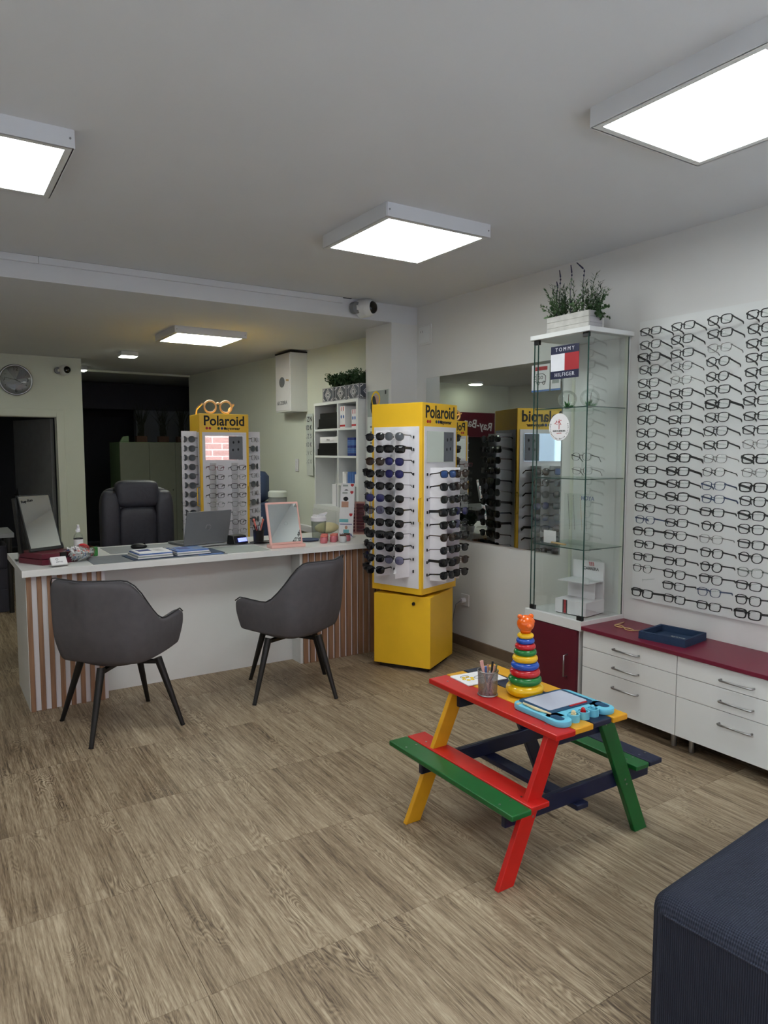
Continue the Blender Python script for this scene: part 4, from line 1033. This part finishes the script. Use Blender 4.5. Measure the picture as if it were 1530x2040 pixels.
# cards, white holder
hd_ = tag(MB().box(*rbox(.012, .07, .10)).box(*rbox(.05, .08, .006)).build('leaflet_holder', 'frosty', bevel=.001), 'small frosted holder behind the red mirror base', 'holder'); hd_.location = (.455, 4.80, DT)
bc = thing('business_card_stand', 'white business card stack in clear stand at the desk front', 'cards', (.62, 4.43, DT), 12)
MB().add([(-.045,-.02,0),(.045,-.02,0),(.045,.03,0),(-.045,.03,0),(-.045,.028,.05),(.045,.028,.05),(.045,.03,.05),(-.045,.03,.05)], [(0,3,2,1),(4,5,6,7),(0,1,5,4),(1,2,6,5),(2,3,7,6),(3,0,4,7)]).build('stand', 'clear', bc)
Q = T(0, -.012, .006) @ RX(-38)
MB(Q).box(-.043, .043, -.014, 0, 0, .052).build('cards', 'paper', bc)
text('lettering', 'OPTYK', .012, 'ink_grey', bc, Q @ T(.0, -.0145, .016) @ FACE); MB(Q @ T(-.01,-.0146,.035) @ RX(90)).torus((0,0,0), .006, .0012, 14, 6).build('logo_ring', 'ink_grey', bc)
# candy bowl
bw = thing('candy_bowl', 'clear glass bowl heaped with wrapped sweets', 'bowl', (.757, 4.60, DT))
MB().lathe([(.05,0),(.055,.004),(.088,.035),(.094,.06),(.086,.082),(.083,.082),(.09,.06),(.084,.037),(.052,.008),(.001,.006)], 28, cap=False).build('glass', 'clear', bw, smooth=True)
rc = random.Random(5)
cm_ = {m: MB().box(-.016, .016, -.007, .007, -.004, .004).add([(-.016,0,0),(-.026,-.008,.003),(-.026,.008,-.003)], [(0,1,2)]).add([(.016,0,0),(.026,-.008,.003),(.026,.008,-.003)], [(0,2,1)]).mesh('sweet', m) for m in ('paper','ink_grey2','paper_blue','salmon')}
for k in range(95):
    r_ = .070*math.sqrt(rc.random()); a = rc.uniform(0, 6.28); z = .016 + rc.uniform(0, .07)*(1-.3*r_/.07) if r_ < .06 else rc.uniform(.035,.06)
    o = tag(obj('wrapped_sweet', cm_[rc.choice(['paper','paper','paper','ink_grey2','paper_blue','paper','salmon'])], None, T(.757+r_*math.cos(a), 4.60+r_*math.sin(a), DT+z) @ Euler((rc.uniform(-1,1), rc.uniform(-1,1), rc.uniform(0,6))).to_matrix().to_4x4()), 'small paper-wrapped sweet piled in the clear glass bowl', 'sweet', 'sweets in the bowl')
# sanitiser bottle
sb = thing('spray_bottle', 'clear spray bottle with white pump behind the sweets bowl', 'bottle', (.822, 4.99, DT))
MB().lathe([(.027,0),(.029,.004),(.029,.10),(.026,.115),(.013,.128),(.012,.136)], 24).build('bottle', 'clear', sb, smooth=True)
MB().lathe([(.0295,.025),(.0295,.088)], 24, cap=False).build('label', 'paper', sb, smooth=True); MB().lathe([(.0298,.088),(.0298,.094)], 24, cap=False).build('label_band', 'ink', sb)
MB().lathe([(.014,.134),(.014,.15),(.010,.152),(.010,.165),(.007,.168),(.007,.18)], 18).box(-.006,.006,-.016,.006,.168,.182).build('pump', 'white_pl', sb, smooth='auto')
gb = thing('green_tape_roll', 'bright green block beside the sweets bowl', 'tape', (.875, 4.76, DT), 20)
MB().box(*rbox(.03, .05, .058)).build('roll', 'leaf_bright', gb, bevel=.008); MB().box(*rbox(.036,.03,.02)).build('holder', 'soft_grey', gb, bevel=.003)
rb = thing('red_pouch', 'small dark red pouch behind the sweets bowl', 'pouch', (.80, 4.72, DT)); MB().sphere((0,0,.045), .045, 14, 10, (1,.6,1)).build('pouch', 'ink_red', rb, smooth=True)
tp_ = thing('tape_dispenser', 'black tape dispenser beside the mirror base', 'dispenser', (.71, 4.93, DT), 10); MB().box(*rbox(.05,.12,.03)).build('body', 'black', tp_, bevel=.006); MB(T(0,.02,.045) @ RY(90)).torus((0,0,0), .028, .012, 20, 8).build('roll', 'black', tp_, smooth=True)
# pads
for nm, x0, x1, y0, y1, lb, m in (('desk_pad', .80, 1.62, 4.385, 4.72, 'dark grey desk pad along the front desk edge', 'ink_grey'), ('desk_pad', .98, 1.46, 4.79, 5.13, 'translucent grey desk pad under the mouse', 'soft_grey'), ('desk_pad', 1.50, 1.93, 4.40, 4.72, 'translucent grey desk pad before the laptop', 'ink_grey2')):
    o = tag(MB().box(x0, x1, y0, y1, 0, .0016).build(nm, m, bevel=.0005), lb, 'desk pad', 'desk pads'); o.location = (0, 0, DT)
ms = thing('computer_mouse', 'black computer mouse on the desk', 'mouse', (1.20, 4.955, DT+.0016), -20)
MB().sphere((0,0,.014), .034, 20, 12, (1.6,1,.62)).build('shell', 'black', ms, smooth=True); MB().cyl((.03,0,.03),(.04,0,.03),.006,n=10).build('wheel', 'rubber', ms)
# open ring binder with brochures
bk = thing('open_ring_binder', 'open ring binder of white brochure pages on the desk pad', 'binder', (1.29, 4.545, DT+.0016), 4)
MB().box(-.265, .325, -.12, .12, 0, .004).build('cover', 'navy_box', bk)
for sx in (-1, 1):
    for k in range(5 if sx < 0 else 4):
        w0 = .235 - .004*k; zz = .0045 + .0068*k; MB(RZ(random.uniform(-1.2,1.2))).box(sx*.015 if sx > 0 else -w0, w0 if sx > 0 else -.015, -.108+.003*k, .108-.002*k, zz, zz+.0062).build('page_stack', ('paper','ink_grey2','paper','paper_blue','paper')[k], bk)
    z_ = .0045 + .0068*(5 if sx < 0 else 4)
    MB().box(sx*.06 if sx > 0 else -.2, .13 if sx > 0 else -.12, -.02, .06, z_+.0001, z_+.0006).build('page_picture', 'ink_blue', bk)
    for k in range(4): MB().box(-.10 if sx < 0 else .15, -.05 if sx < 0 else .21, -.05+.03*k, -.044+.03*k, z_+.0001, z_+.0005).build('text_line', 'ink_grey2', bk)
for y in (-.06,-.03,.03,.06): MB(T(0,y,.025) @ RX(90)).torus((0,0,0), .022, .0016, 18, 6).build('ring', 'steel', bk, smooth=True)
fo = tag(MB().box(1.53, 1.60, 4.40, 4.60, .0018, .0045).box(1.44, 1.53, 4.40, 4.60, .0018, .0030).build('blue_folder', 'paper_blue'), 'blue cardboard folder beside the open binder', 'folder'); fo.location = (0,0,DT)
# laptop seen from behind (lid towards camera)
lp = thing('laptop', 'grey open laptop seen from behind with round logo on lid', 'laptop', (1.66, 4.915, DT), 12)
MB().box(-.175, .175, .0, .235, .004, .018).build('keyboard_base', 'laptop', lp, bevel=.003)
MB().box(-.16, .16, .06, .17, .018, .0186).build('keyboard', 'black', lp)
Ld = T(0, .0, .016) @ RX(-9) @ T(0,0,0)
Ld = T(0, .004, .016) @ RX(14)
lid = MB(Ld).box(-.178, .178, -.004, .004, 0, .235).build('lid', 'laptop', lp, bevel=.003)
MB(Ld).box(-.168, .168, .0042, .005, .012, .226).build('screen', 'black_gloss', lid)
MB(Ld @ T(0,-.0042,.115) @ RX(90)).torus((0,0,0), .021, .0016, 24, 6, .3).build('logo_ring', 'steel', lid)
text('lettering', 'hp', .036, 'steel', lid, Ld @ T(0, -.0046, .118) @ FACE, bold=.01)
rd_ = thing('card_terminal', 'small black display box with glowing blue screen', 'display', (1.865, 4.84, DT), 20)
MB().add([(-.065,-.045,0),(.065,-.045,0),(.065,.045,0),(-.065,.045,0),(-.06,-.02,.06),(.06,-.02,.06),(.06,.04,.065),(-.06,.04,.065)], [(0,3,2,1),(4,5,6,7),(0,1,5,4),(1,2,6,5),(2,3,7,6),(3,0,4,7)]).build('case', 'black', rd_, bevel=.004)
MB(T(.012,-.036,.030) @ RX(-22)).box(-.04, .04, -.003, -.001, -.014, .014).build('screen', 'lcd_on', rd_)
cb_ = tag(MB().tube([(1.42,4.78,.004),(1.55,4.765,.005),(1.72,4.80,.005),(1.88,4.755,.005),(2.02,4.725,.005),(2.10,4.76,.005),(2.12,4.83,.005),(2.03,4.87,.005),(1.95,4.82,.005),(2.0,4.73,.012),(2.10,4.70,.01)], .0036, 6).build('desk_cable', 'black', smooth=True), 'black cable snaking along the desk by the pen cup', 'cable'); cb_.location = (0,0,DT)
pn_ = thing('pen_cup', 'black mesh cup packed with pens on the desk', 'pen cup', (2.005, 4.79, DT))
MB().lathe([(.034,0),(.036,.004),(.040,.095),(.0385,.095),(.034,.006),(.001,.006)], 24, cap=False).build('cup', 'black', pn_, smooth='auto')
rq = random.Random(9)
for k in range(12):
    a = rq.uniform(0, 6.28); m = ['black','ink_grey','black','salmon','black','maroon','salmon','black','white_pl','black','salmon','navy'][k]
    b0 = (.018*math.cos(a+2), .018*math.sin(a+2), .01); b1 = (.034*math.cos(a), .034*math.sin(a), rq.uniform(.12,.15) if m != 'salmon' else .17)
    o = tag(MB().cyl(b0, b1, .004 if m != 'salmon' else .006, n=8).sphere(b1, .0045 if m != 'salmon' else .009, 8, 6).build('pen', m, smooth='auto'), {'salmon':'tall salmon pink pen sticking out of the black cup','white_pl':'white pen in the black cup','maroon':'dark red pen in the black cup','navy':'navy pen in the black cup','ink_grey':'grey pen in the black cup'}.get(m, 'black pen in the black mesh cup'), 'pen', 'pens in the black cup'); o.location = (2.005, 4.79, DT)
pm = thing('pink_vanity_mirror', 'pale pink framed table mirror on the desk', 'mirror', (2.085, 4.49, DT), -2)
MB().box(-.128, .128, -.045, .045, 0, .022).build('foot', 'pink', pm, bevel=.004)
Pm = T(0, -.005, .02) @ RX(-17)
MB(Pm).box(-.122, .122, -.006, .012, 0, .30).build('frame', 'pink', pm, bevel=.005)
MB(Pm).box(-.108, .108, -.0085, -.006, .014, .285).build('mirror_glass', 'mirror', pm); MB(Pm @ T(.01,-.0088,.145) @ RX(90)).torus((0,0,0), .012, .0008, 20, 5, .3).build('touch_ring', 'ink_grey2', pm)
ds = thing('blue_tray', 'oval blue-grey dish on the desk beside the pink mirror', 'dish', (2.37, 4.72, DT)); MB().lathe([(.02,0),(.075,.004),(.085,.012),(.08,.012),(.07,.007),(.001,.005)], 28, cap=False).build('dish', 'bin_blue', ds, smooth=True)
jl = ['nearest the pink mirror', 'at the back of the jar group', 'with a white label in front', 'second from the right in back', 'rightmost of the jar group', 'in the middle of the group']
for i, (x, y, cap_) in enumerate(((2.40,4.53,0),(2.455,4.62,0),(2.545,4.505,1),(2.53,4.60,0),(2.61,4.56,1),(2.49,4.55,0))):
    j = thing('candy_jar', 'small jar of pink sweets on the desk, ' + jl[i], 'jar', (x, y, DT), 0, 'candy jars')
    MB().lathe([(.022,0),(.026,.004),(.027,.035),(.022,.042),(.022,.046)], 18).build('contents', 'candy' if i != 2 else 'white_pl', j, smooth=True)
    MB().lathe([(.0275,.002),(.0285,.006),(.0285,.038),(.024,.046)], 18, cap=False).build('glass', 'clear', j, smooth=True); MB().cyl((0,0,.046),(0,0,.056),.0245,n=18).build('lid', 'salmon' if not cap_ else 'box_brown', j)
jg = thing('plastic_jug', 'translucent plastic jug with white spout lid on the desk', 'jug', (2.50, 4.80, DT), 25)
MB().lathe([(.045,0),(.050,.004),(.058,.135),(.058,.14)], 24).build('body', 'frosty', jg, smooth='auto'); MB().lathe([(.060,.135),(.060,.165),(.05,.17)], 24).add([(.03,-.03,.165),(.10,-.012,.19),(.10,.012,.19),(.03,.03,.165),(.03,-.02,.185),(.10,-.006,.196),(.10,.006,.196),(.03,.02,.185)], [(0,3,2,1),(4,5,6,7),(0,1,5,4),(1,2,6,5),(2,3,7,6),(3,0,4,7)]).box(-.05,-.02,-.02,.02,.165,.185).build('lid', 'white_pl', jg, smooth='auto')
# leaflet stand
ls = thing('leaflet_stand', 'tiered clear stand of optical leaflets at the desk right end', 'leaflet stand', (2.70, 4.72, DT), -42)
MB().box(-.06, .06, -.03, .06, 0, .005).build('foot', 'clear', ls)
for k, (z0, y0) in enumerate(((.0, -.025), (.17, .015), (.225, .035))):
    Lk = T(0, y0, z0+.004) @ RX(-9)
    sh_ = MB(Lk).box(-.055, .055, -.004, 0, 0, .19).build('leaflet', 'paper', ls)
    MB(Lk @ T(.034,-.0045,.174) @ RX(90)).prism([(-.012,.012),(.012,.012),(.012,-.002),(0,-.012),(-.012,-.002)], 0, .0005).build('print', 'ink_red', sh_)
    if k: MB(Lk).box(-.04, 0, -.0046, -.004, .165, .178).build('print', 'ink_grey2', sh_); MB(Lk @ T(-.012,-.0046,.125) @ RX(90)).prism([(.02*math.cos(t), .017*math.sin(t)) for t in [q*math.pi/8 for q in range(16)]], 0, .0005).build('print', 'ink', sh_); MB(Lk).box(-.045, .01, -.0046, -.004, .06, .105).build('print', 'skin_print', sh_)
    else:
        MB(Lk).box(-.055, .015, -.0046, -.004, .118, .142).build('print', 'ink_teal', sh_); MB(Lk).box(-.05, .045, -.0046, -.004, .100, .106).build('print', 'ink_blue', sh_)
        MB(Lk @ T(0,-.0046,.078) @ RX(90)).prism([(.011*math.cos(t), .014*math.sin(t)) for t in [q*math.pi/8 for q in range(16)]], 0, .0005).build('print', 'skin_print', sh_); MB(Lk).box(-.022, .022, -.0047, -.004, .035, .062).build('print', 'ink_teal', sh_)
        text('lettering', 'HOYA', .036, 'ink_blue', ls, Lk @ T(0, -.0052, .018) @ FACE, bold=.02)
mk = thing('maroon_case_rack', 'rack of dark red eyeglass cases beside the leaflet stand', 'rack', (2.90, 4.92, DT), -35)
MB().box(-.075, .075, .0, .012, 0, .26).build('back', 'pink', mk); MB().box(-.075,.075,-.05,.012,0,.006).build('foot', 'pink', mk)
for c_ in (-1, 1):
    for k in range(9): MB().box(c_*.037-.031, c_*.037+.031, -.022, 0, .018+.026*k, .037+.026*k).build('case', 'maroon_dk', mk, bevel=.003)
bg_ = thing('cream_bag', 'cream cloth bag lying at the back of the desk', 'bag', (2.72, 5.08, DT), 0); MB().sphere((0,0,.045), .09, 20, 12, (1.2,.6,.5)).build('bag', 'cream', bg_, smooth=True)
for i, (x, y, s_) in enumerate(((3.02,4.52,.055), (2.99,4.64,.06))):
    bp_ = thing('ball_plant', ('round boxwood ball in white pot nearest the stand' if i == 0 else 'round boxwood ball in white pot further along the desk end'), 'plant', (x, y, DT), 0, 'ball plants on the desk end')
    MB().lathe([(.03,0),(.038,.05),(.034,.05),(.001,.045)], 20, cap=False).build('pot', 'white_pl', bp_, smooth='auto'); lf = MB(); r3 = random.Random(i)
    for k in range(220):
        d_ = Vector((r3.gauss(0,1), r3.gauss(0,1), r3.gauss(0,1))).normalized(); p = Vector((0,0,.05+s_)) + d_*s_*r3.uniform(.75,1); n_ = d_.orthogonal().normalized()*.009; m_ = d_.cross(n_)*.9
        lf.add([p-n_, p-m_+d_*.006, p+n_, p+m_+d_*.006], [(0,1,2,3)])
    lf.build('foliage', 'leaf_dk', bp_)['kind'] = 'stuff'; MB().sphere((0,0,.05+s_), s_*.8, 12, 8).build('core', 'leaf_dk', bp_)

# ================================================================== CUBBY SHELF (right wall, back area)
sx0, sx1, sy0, sy1 = 3.085, 3.30, 5.19, 6.00
cu = thing('cubby_shelf', 'white cubby shelf unit with binders and boxes by the pillar', 'shelf', (0, 0, 0))
def pnl(name, *b, m='white_lam', par=cu): return MB().box(*b).build(name, m, par)
pnl('side_panel', sx0, sx1, sy0, sy0+.035, .02, 1.93); pnl('side_panel', sx0, sx1, sy1-.02, sy1, .02, 1.93); pnl('divider', sx0, sx1, 5.535, 5.555, .97, 1.91)
pnl('top', sx0, sx1, sy0+.035, sy1-.02, 1.905, 1.93); pnl('back', sx1-.008, sx1, sy0+.035, sy1-.02, .02, 1.905)
for z in (1.688, 1.445, 1.20): pnl('shelf', sx0, sx1-.008, sy0+.035, 5.535, z-.018, z)
for z in (1.688, 1.445): pnl('shelf', sx0, sx1-.008, 5.555, sy1-.02, z-.018, z)
pnl('bottom_shelf', sx0-.005, sx1-.008, sy0, sy1+.01, .955, .985); pnl('lower_body', sx0+.0, sx1-.008, sy0+.035, sy1-.02, .02, .955)
for y0, y1 in ((sy0+.005, 5.545), (5.55, sy1)): d_ = pnl('door', sx0-.02, sx0-.002, y0, y1, .03, .95)
def item(name, label, cat, b, m, group=None, bevel=.001):
    o = tag(MB().box(b[0]-.5*(b[1]), b[0]+.5*(b[1]), b[2]-.5*b[3], b[2]+.5*b[3], 0, b[5]).build(name, m, bevel=bevel), label, cat, group); o.location = (0,0,b[4]); return o
bl = ['lowest', 'middle', 'top']
for k, (h_, z, dy) in enumerate(((.018,1.6885,0),(.075,1.7065,.0),(.052,1.7815,.0))): item('binder', 'black binder in the upper left cubby, %s of its stack' % bl[k], 'binder', (3.195,.19-.012*k,5.76+dy,.40-.03*k,z,h_), 'black', 'binders in the upper cubby')
for k, (h_, z, m, lb) in enumerate(((.060,1.4455,'black','black binder at the bottom of the second cubby stack'),(.055,1.5055,'black','black binder in the middle of the second cubby stack'),(.055,1.5605,'paper','white binder on top of the second cubby stack'))): item('binder', lb, 'binder', (3.195,.19-.01*k,5.76,.40-.03*k,z,h_), m)
bz = thing('binder_label', 'paper label on the white binder spine', 'label', (3.106, 5.76, 1.588)); MB().box(-.002, -.0012, -.09, .09, -.008, .012).build('sheet', 'white_pl', bz); text('lettering', 'faktury', .02, 'ink_grey', bz, T(-.0024, 0, .002) @ RZ(-90) @ FACE)
bz.parent = None
def carton(y, z, w, h_, label, kind):
    t = thing('lens_carton', label, 'box', (3.15, y, z), 0, 'cartons in the upper right cubby')
    MB().box(-.05, .08, -w/2, w/2, 0, h_).build('box', 'paper', t, bevel=.001)
    MB().box(-.0506, -.05, -w/2, w/2, .012, .028).build('red_band', 'ink_red', t)
    for k in (-1, 1): MB().box(-.0506, -.05, k*w*.22-w*.06, k*w*.22+w*.06, h_-.04, h_-.005).build('red_tab', 'ink_red', t); MB(T(-.0506, k*w*.22, h_*.52) @ RY(-90)).sphere((0,0,0), .016, 10, 6, (1,.8,.03)).build('blue_print', 'paper_blue', t)
carton(5.485, 1.6885, .09, .19, 'tall white lens carton nearest the cubby divider', 0); carton(5.285, 1.6885, .08, .155, 'shorter white lens carton nearest the pillar', 0)
for k in range(7):
    for c_ in range(2): item('blue_box', 'small blue lens box, %s pile in the cubby, %s from bottom' % (('pillar-side','divider-side')[c_], ORD[k]), 'box', (3.13,.08,5.29+.062*c_,.058,1.4455+.0225*k,.0215), 'paper_blue' if k % 3 else 'ink_blue', 'stack of small blue lens boxes')
for k, (y, m, h_) in enumerate(((5.49,'paper',.10),(5.455,'paper',.09),(5.40,'paper_blue',.105),(5.365,'paper_blue',.105),(5.33,'paper_blue',.105),(5.275,'paper',.085))): item('drops_box', ['white drops carton beside the divider','second white drops carton in the lower right cubby','blue drops carton, left of three','blue drops carton, middle of three','blue drops carton, right of three','pale drops carton nearest the pillar'][k], 'box', (3.14,.06,y,.032,1.2005,h_), m)
for k, (y, h_) in enumerate(((5.60,.20),(5.69,.20),(5.645,.27))): item('paper_bag', ['white paper bag beside the cubby divider','white paper bag further from the cubby divider','taller white paper bag behind the other two'][k], 'bag', (3.15+.05*(k==2),.05,y,.075,.9855,h_), 'white_pl', 'paper bags')
for i, y in enumerate((5.275, 5.50, 5.73)):
    pb_ = thing('tile_pattern_planter', ['tile-patterned square pot with green bush nearest the pillar','tile-patterned square pot with green bush, middle of three','tile-patterned square pot with green bush furthest from pillar'][i], 'plant', (3.18, y, 1.93), 0, 'patterned planters on the shelf')
    MB().box(-.09, .09, -.105, .105, 0, .125).build('pot', 'tile_grey', pb_, bevel=.002)
    for nrm in (0, 1):
        Fm = (T(-.0905, 0, .0625) @ RZ(-90)) if nrm == 0 else T(0, -.1055, .0625)
        dmd = MB(Fm)
        for s_, th in ((.052, .006), (.034, .004)): dmd.tube([(s_,-.0012,0),(0,-.0012,s_),(-s_,-.0012,0),(0,-.0012,-s_)], th*.5, 5, True)
        for q in range(8): a = q*math.pi/4; dmd.sphere((.017*math.cos(a),-.001,.017*math.sin(a)), .006, 6, 4, (1,.15,1))
        for sx in (-1,1):
            for sz in (-1,1): dmd.tube([(sx*.085,-.0012,sz*.035),(sx*.06,-.0012,sz*.052)], .004, 5)
        dmd.tube([(-.088,-.001,-.058),(.088,-.001,-.058),(.088,-.001,.058),(-.088,-.001,.058)], .002, 4, True)
        dmd.build('tile_pattern', 'paper', pb_)
    lf = MB(); r3 = random.Random(40+i); st3 = MB()
    for k in range(60): sprig(st3, lf, (r3.uniform(-.06,.06), r3.uniform(-.08,.08), .12), (r3.uniform(-.10,.10), r3.uniform(-.088,.088), .17+r3.uniform(0,.09)), 12, .026, r3, .38)
    st3.build('stems', 'stem', pb_); lf.build('foliage', 'leaf', pb_)['kind'] = 'stuff'
# poster on the pillar side
po = thing('fashion_poster', 'glossy eyewear poster on the side of the white pillar', 'poster', (3.149, 4.975, 1.40))
MB().box(-.004, 0, -.165, .165, 0, .585).build('board', 'cloud', po)
MB().box(-.0046, -.004, -.16, .16, .37, .58).build('photo_backdrop', 'ink_grey2', po)
MB(T(-.0048, .035, .48) @ RY(-90)).sphere((0,0,0), .07, 14, 8, (1,.8,.004)).build('face_print', 'skin_print', po); MB(T(-.0049, .06, .46) @ RY(-90)).sphere((0,0,0), .075, 14, 8, (1.1,.7,.004)).build('hair_print', 'ink', po)
MB(T(-.0049, .03, .51) @ RY(-90)).torus((0,0,0), .06, .008, 20, 6, .05).build('yellow_ring_print', 'toy_yellow', po); MB().box(-.0052,-.0046,-.13,-.11,.545,.575).build('logo_print', 'ink', po)
for k in range(5): MB().box(-.0046,-.004,-.10,.12,.10+.045*k,.115+.045*k).build('text_line', 'ink_grey', po)

# eye chart, switch and trunking on the slanted back wall
ang = -90 - math.degrees(math.atan(WK))
ec = thing('eye_chart', 'frosted eye test chart with fading letter rows beside the cubby shelf', 'eye chart', (wallx(6.505)-.004, 6.505, 1.24), ang)
MB().box(-.115, .115, -.004, 0, 0, .62).build('plate', 'cloud', ec)
for r_, (row, m) in enumerate((('SZN','ink'),('HDK','ink'),('RZS','ink_grey'),('ODK','ink_grey'),('KVC','ink_grey2'),('RCO','ink_grey2'))):
    for c_, chh in enumerate(row): text('letter', chh, .072-.003*r_, m, ec, T(-.068+.068*c_, -.005, .565-.085*r_) @ FACE, bold=.01)
sw = thing('light_switch', 'small white switch plate beside the eye chart', 'switch', (wallx(6.74)-.001, 6.74, 1.34), ang); MB().box(-.04,.04,-.01,0,-.065,.065).build('plate', 'white_pl', sw, bevel=.003); MB().box(-.025,.025,-.014,-.01,-.045,.045).build('rocker', 'paper', sw, bevel=.002)
struct('trim_6', MB(T(wallx(6.6), 6.6, .70) @ RZ(ang)).box(-.55, .55, -.05, -.002, -.03, .03), 'white_pl')
# water cooler / bin behind stand
wc = thing('water_cooler', 'blue-grey water cooler standing behind the yellow stand', 'water cooler', (2.95, 7.05, 0), -20)
MB().box(-.13,.13,-.13,.13,0,.95).build('body', 'bin_blue', wc, bevel=.02); MB().lathe([(.06,.95),(.11,.98),(.12,1.05),(.12,1.22),(.08,1.27),(.02,1.28)], 20).build('bottle', 'bin_blue', wc, smooth=True); MB().box(-.04,.04,-.16,-.13,.72,.80).build('tap', 'white_pl', wc)
gd = thing('grey_canister', 'grey canister with pale lid beside the water cooler', 'canister', (3.02, 6.70, 0)); MB().lathe([(.09,0),(.095,.02),(.095,1.0),(.09,1.02)], 20).build('body', 'soft_grey', gd, smooth='auto'); MB().lathe([(.098,1.02),(.098,1.07),(.08,1.085)], 20).build('lid', 'cloud', gd, smooth='auto')

# wardrobe with dry grasses, far back
wd = thing('office_wardrobe', 'grey-green three-door wardrobe in the dark back room', 'wardrobe', (2.19, 9.92, 0))
MB().box(0, 1.0, .02, .62, 0, 1.61).build('carcass', 'wardrobe_side', wd)
for a_, b_ in ((0,.385),(.389,.74),(.744,1.0)):
    d_ = MB().box(a_, b_, 0, .02, .05, 1.605).build('door', 'wardrobe', wd, bevel=.002)
    MB().cyl((b_-.04,-.014,.95),(b_-.04,0,.95),.008,n=10).build('lock', 'dark_steel', d_)
pr_ = tag(MB().add([(-.06,-.03,0),(.06,-.03,0),(.06,.03,0),(-.06,.03,0),(-.02,-.02,.075),(.06,-.02,.085),(.06,.02,.085),(-.02,.02,.075)], [(0,3,2,1),(4,5,6,7),(0,1,5,4),(1,2,6,5),(2,3,7,6),(3,0,4,7)]).build('crumpled_bag', 'wardrobe_side', bevel=.01), 'crumpled pale bag on the wardrobe corner', 'bag'); pr_.location = (2.28, 10.05, 1.61)
for i, x in enumerate((2.52, 2.82, 3.08)):
    t = thing('dry_grass_box', ['dry grass arrangement on wardrobe, left of three','dry grass arrangement on wardrobe, middle of three','dry grass arrangement on wardrobe, right of three'][i], 'plant', (x, 10.1, 1.61), 0, 'dry grasses on the wardrobe')
    MB().box(-.07,.07,-.05,.05,0,.085).build('box', 'box_brown', t); g_ = MB(); r4 = random.Random(60+i)
    for k in range(60):
        tx = r4.gauss(0,.075); ty_ = r4.gauss(0,.04); hh = r4.uniform(.25,.46); g_.tube([(r4.uniform(-.05,.05), r4.uniform(-.03,.03), .08), (tx*.4, ty_*.4, .08+hh*.6), (tx, ty_, .08+hh)], [.0035,.003,.001], 4)
    g_.build('grass', 'dry', t)['kind'] = 'stuff'

# side table in the dark back left
sd = thing('dark_side_table', 'dark grey side table in the shadow left of the desk', 'table', (.30, 7.55, 0))
MB().box(-.55,.35,-.3,.3,.70,.74).build('top', 'soft_grey', sd)
for x in (-.5,.31):
    for y in (-.26,.26): MB().cyl((x,y,0),(x,y,.70),.022,n=12).build('leg', 'dark_steel', sd)
db_ = thing('dark_pedestal', 'dark drawer pedestal under the side table', 'drawers', (.42, 7.55, 0)); MB().box(-.18,.18,-.2,.2,0,.62).build('body', 'dark_wall', db_, bevel=.004)
for k in range(3): MB().box(-.17,.17,-.215,-.2,.03+.195*k,.21+.195*k).build('drawer_front', 'dark_wall', db_)
# maroon header display against the clock wall (seen in the wall mirror)
rbn = thing('maroon_eyewear_display', 'black eyewear display with maroon header, seen in the wall mirror', 'display stand', (-.17, 8.20, 0))
MB().box(-.33,.33,0,.22,1.70,2.06).build('header', 'maroon_dk', rbn); MB().box(-.31,.31,.08,.22,0,1.70).build('body', 'black', rbn); MB().box(-.31,.31,.02,.08,.0,.45).build('lower_drawer', 'white_pl', rbn)
text('lettering', 'Ray-Ban', .17, 'white_pl', rbn, T(.0,-.002,1.88) @ FACE @ RZ(8), bold=.01)
for k in range(7): MB().box(-.31,-.20,.02,.08,.55+.16*k,.56+.16*k).build('shelf', 'white_pl', rbn)
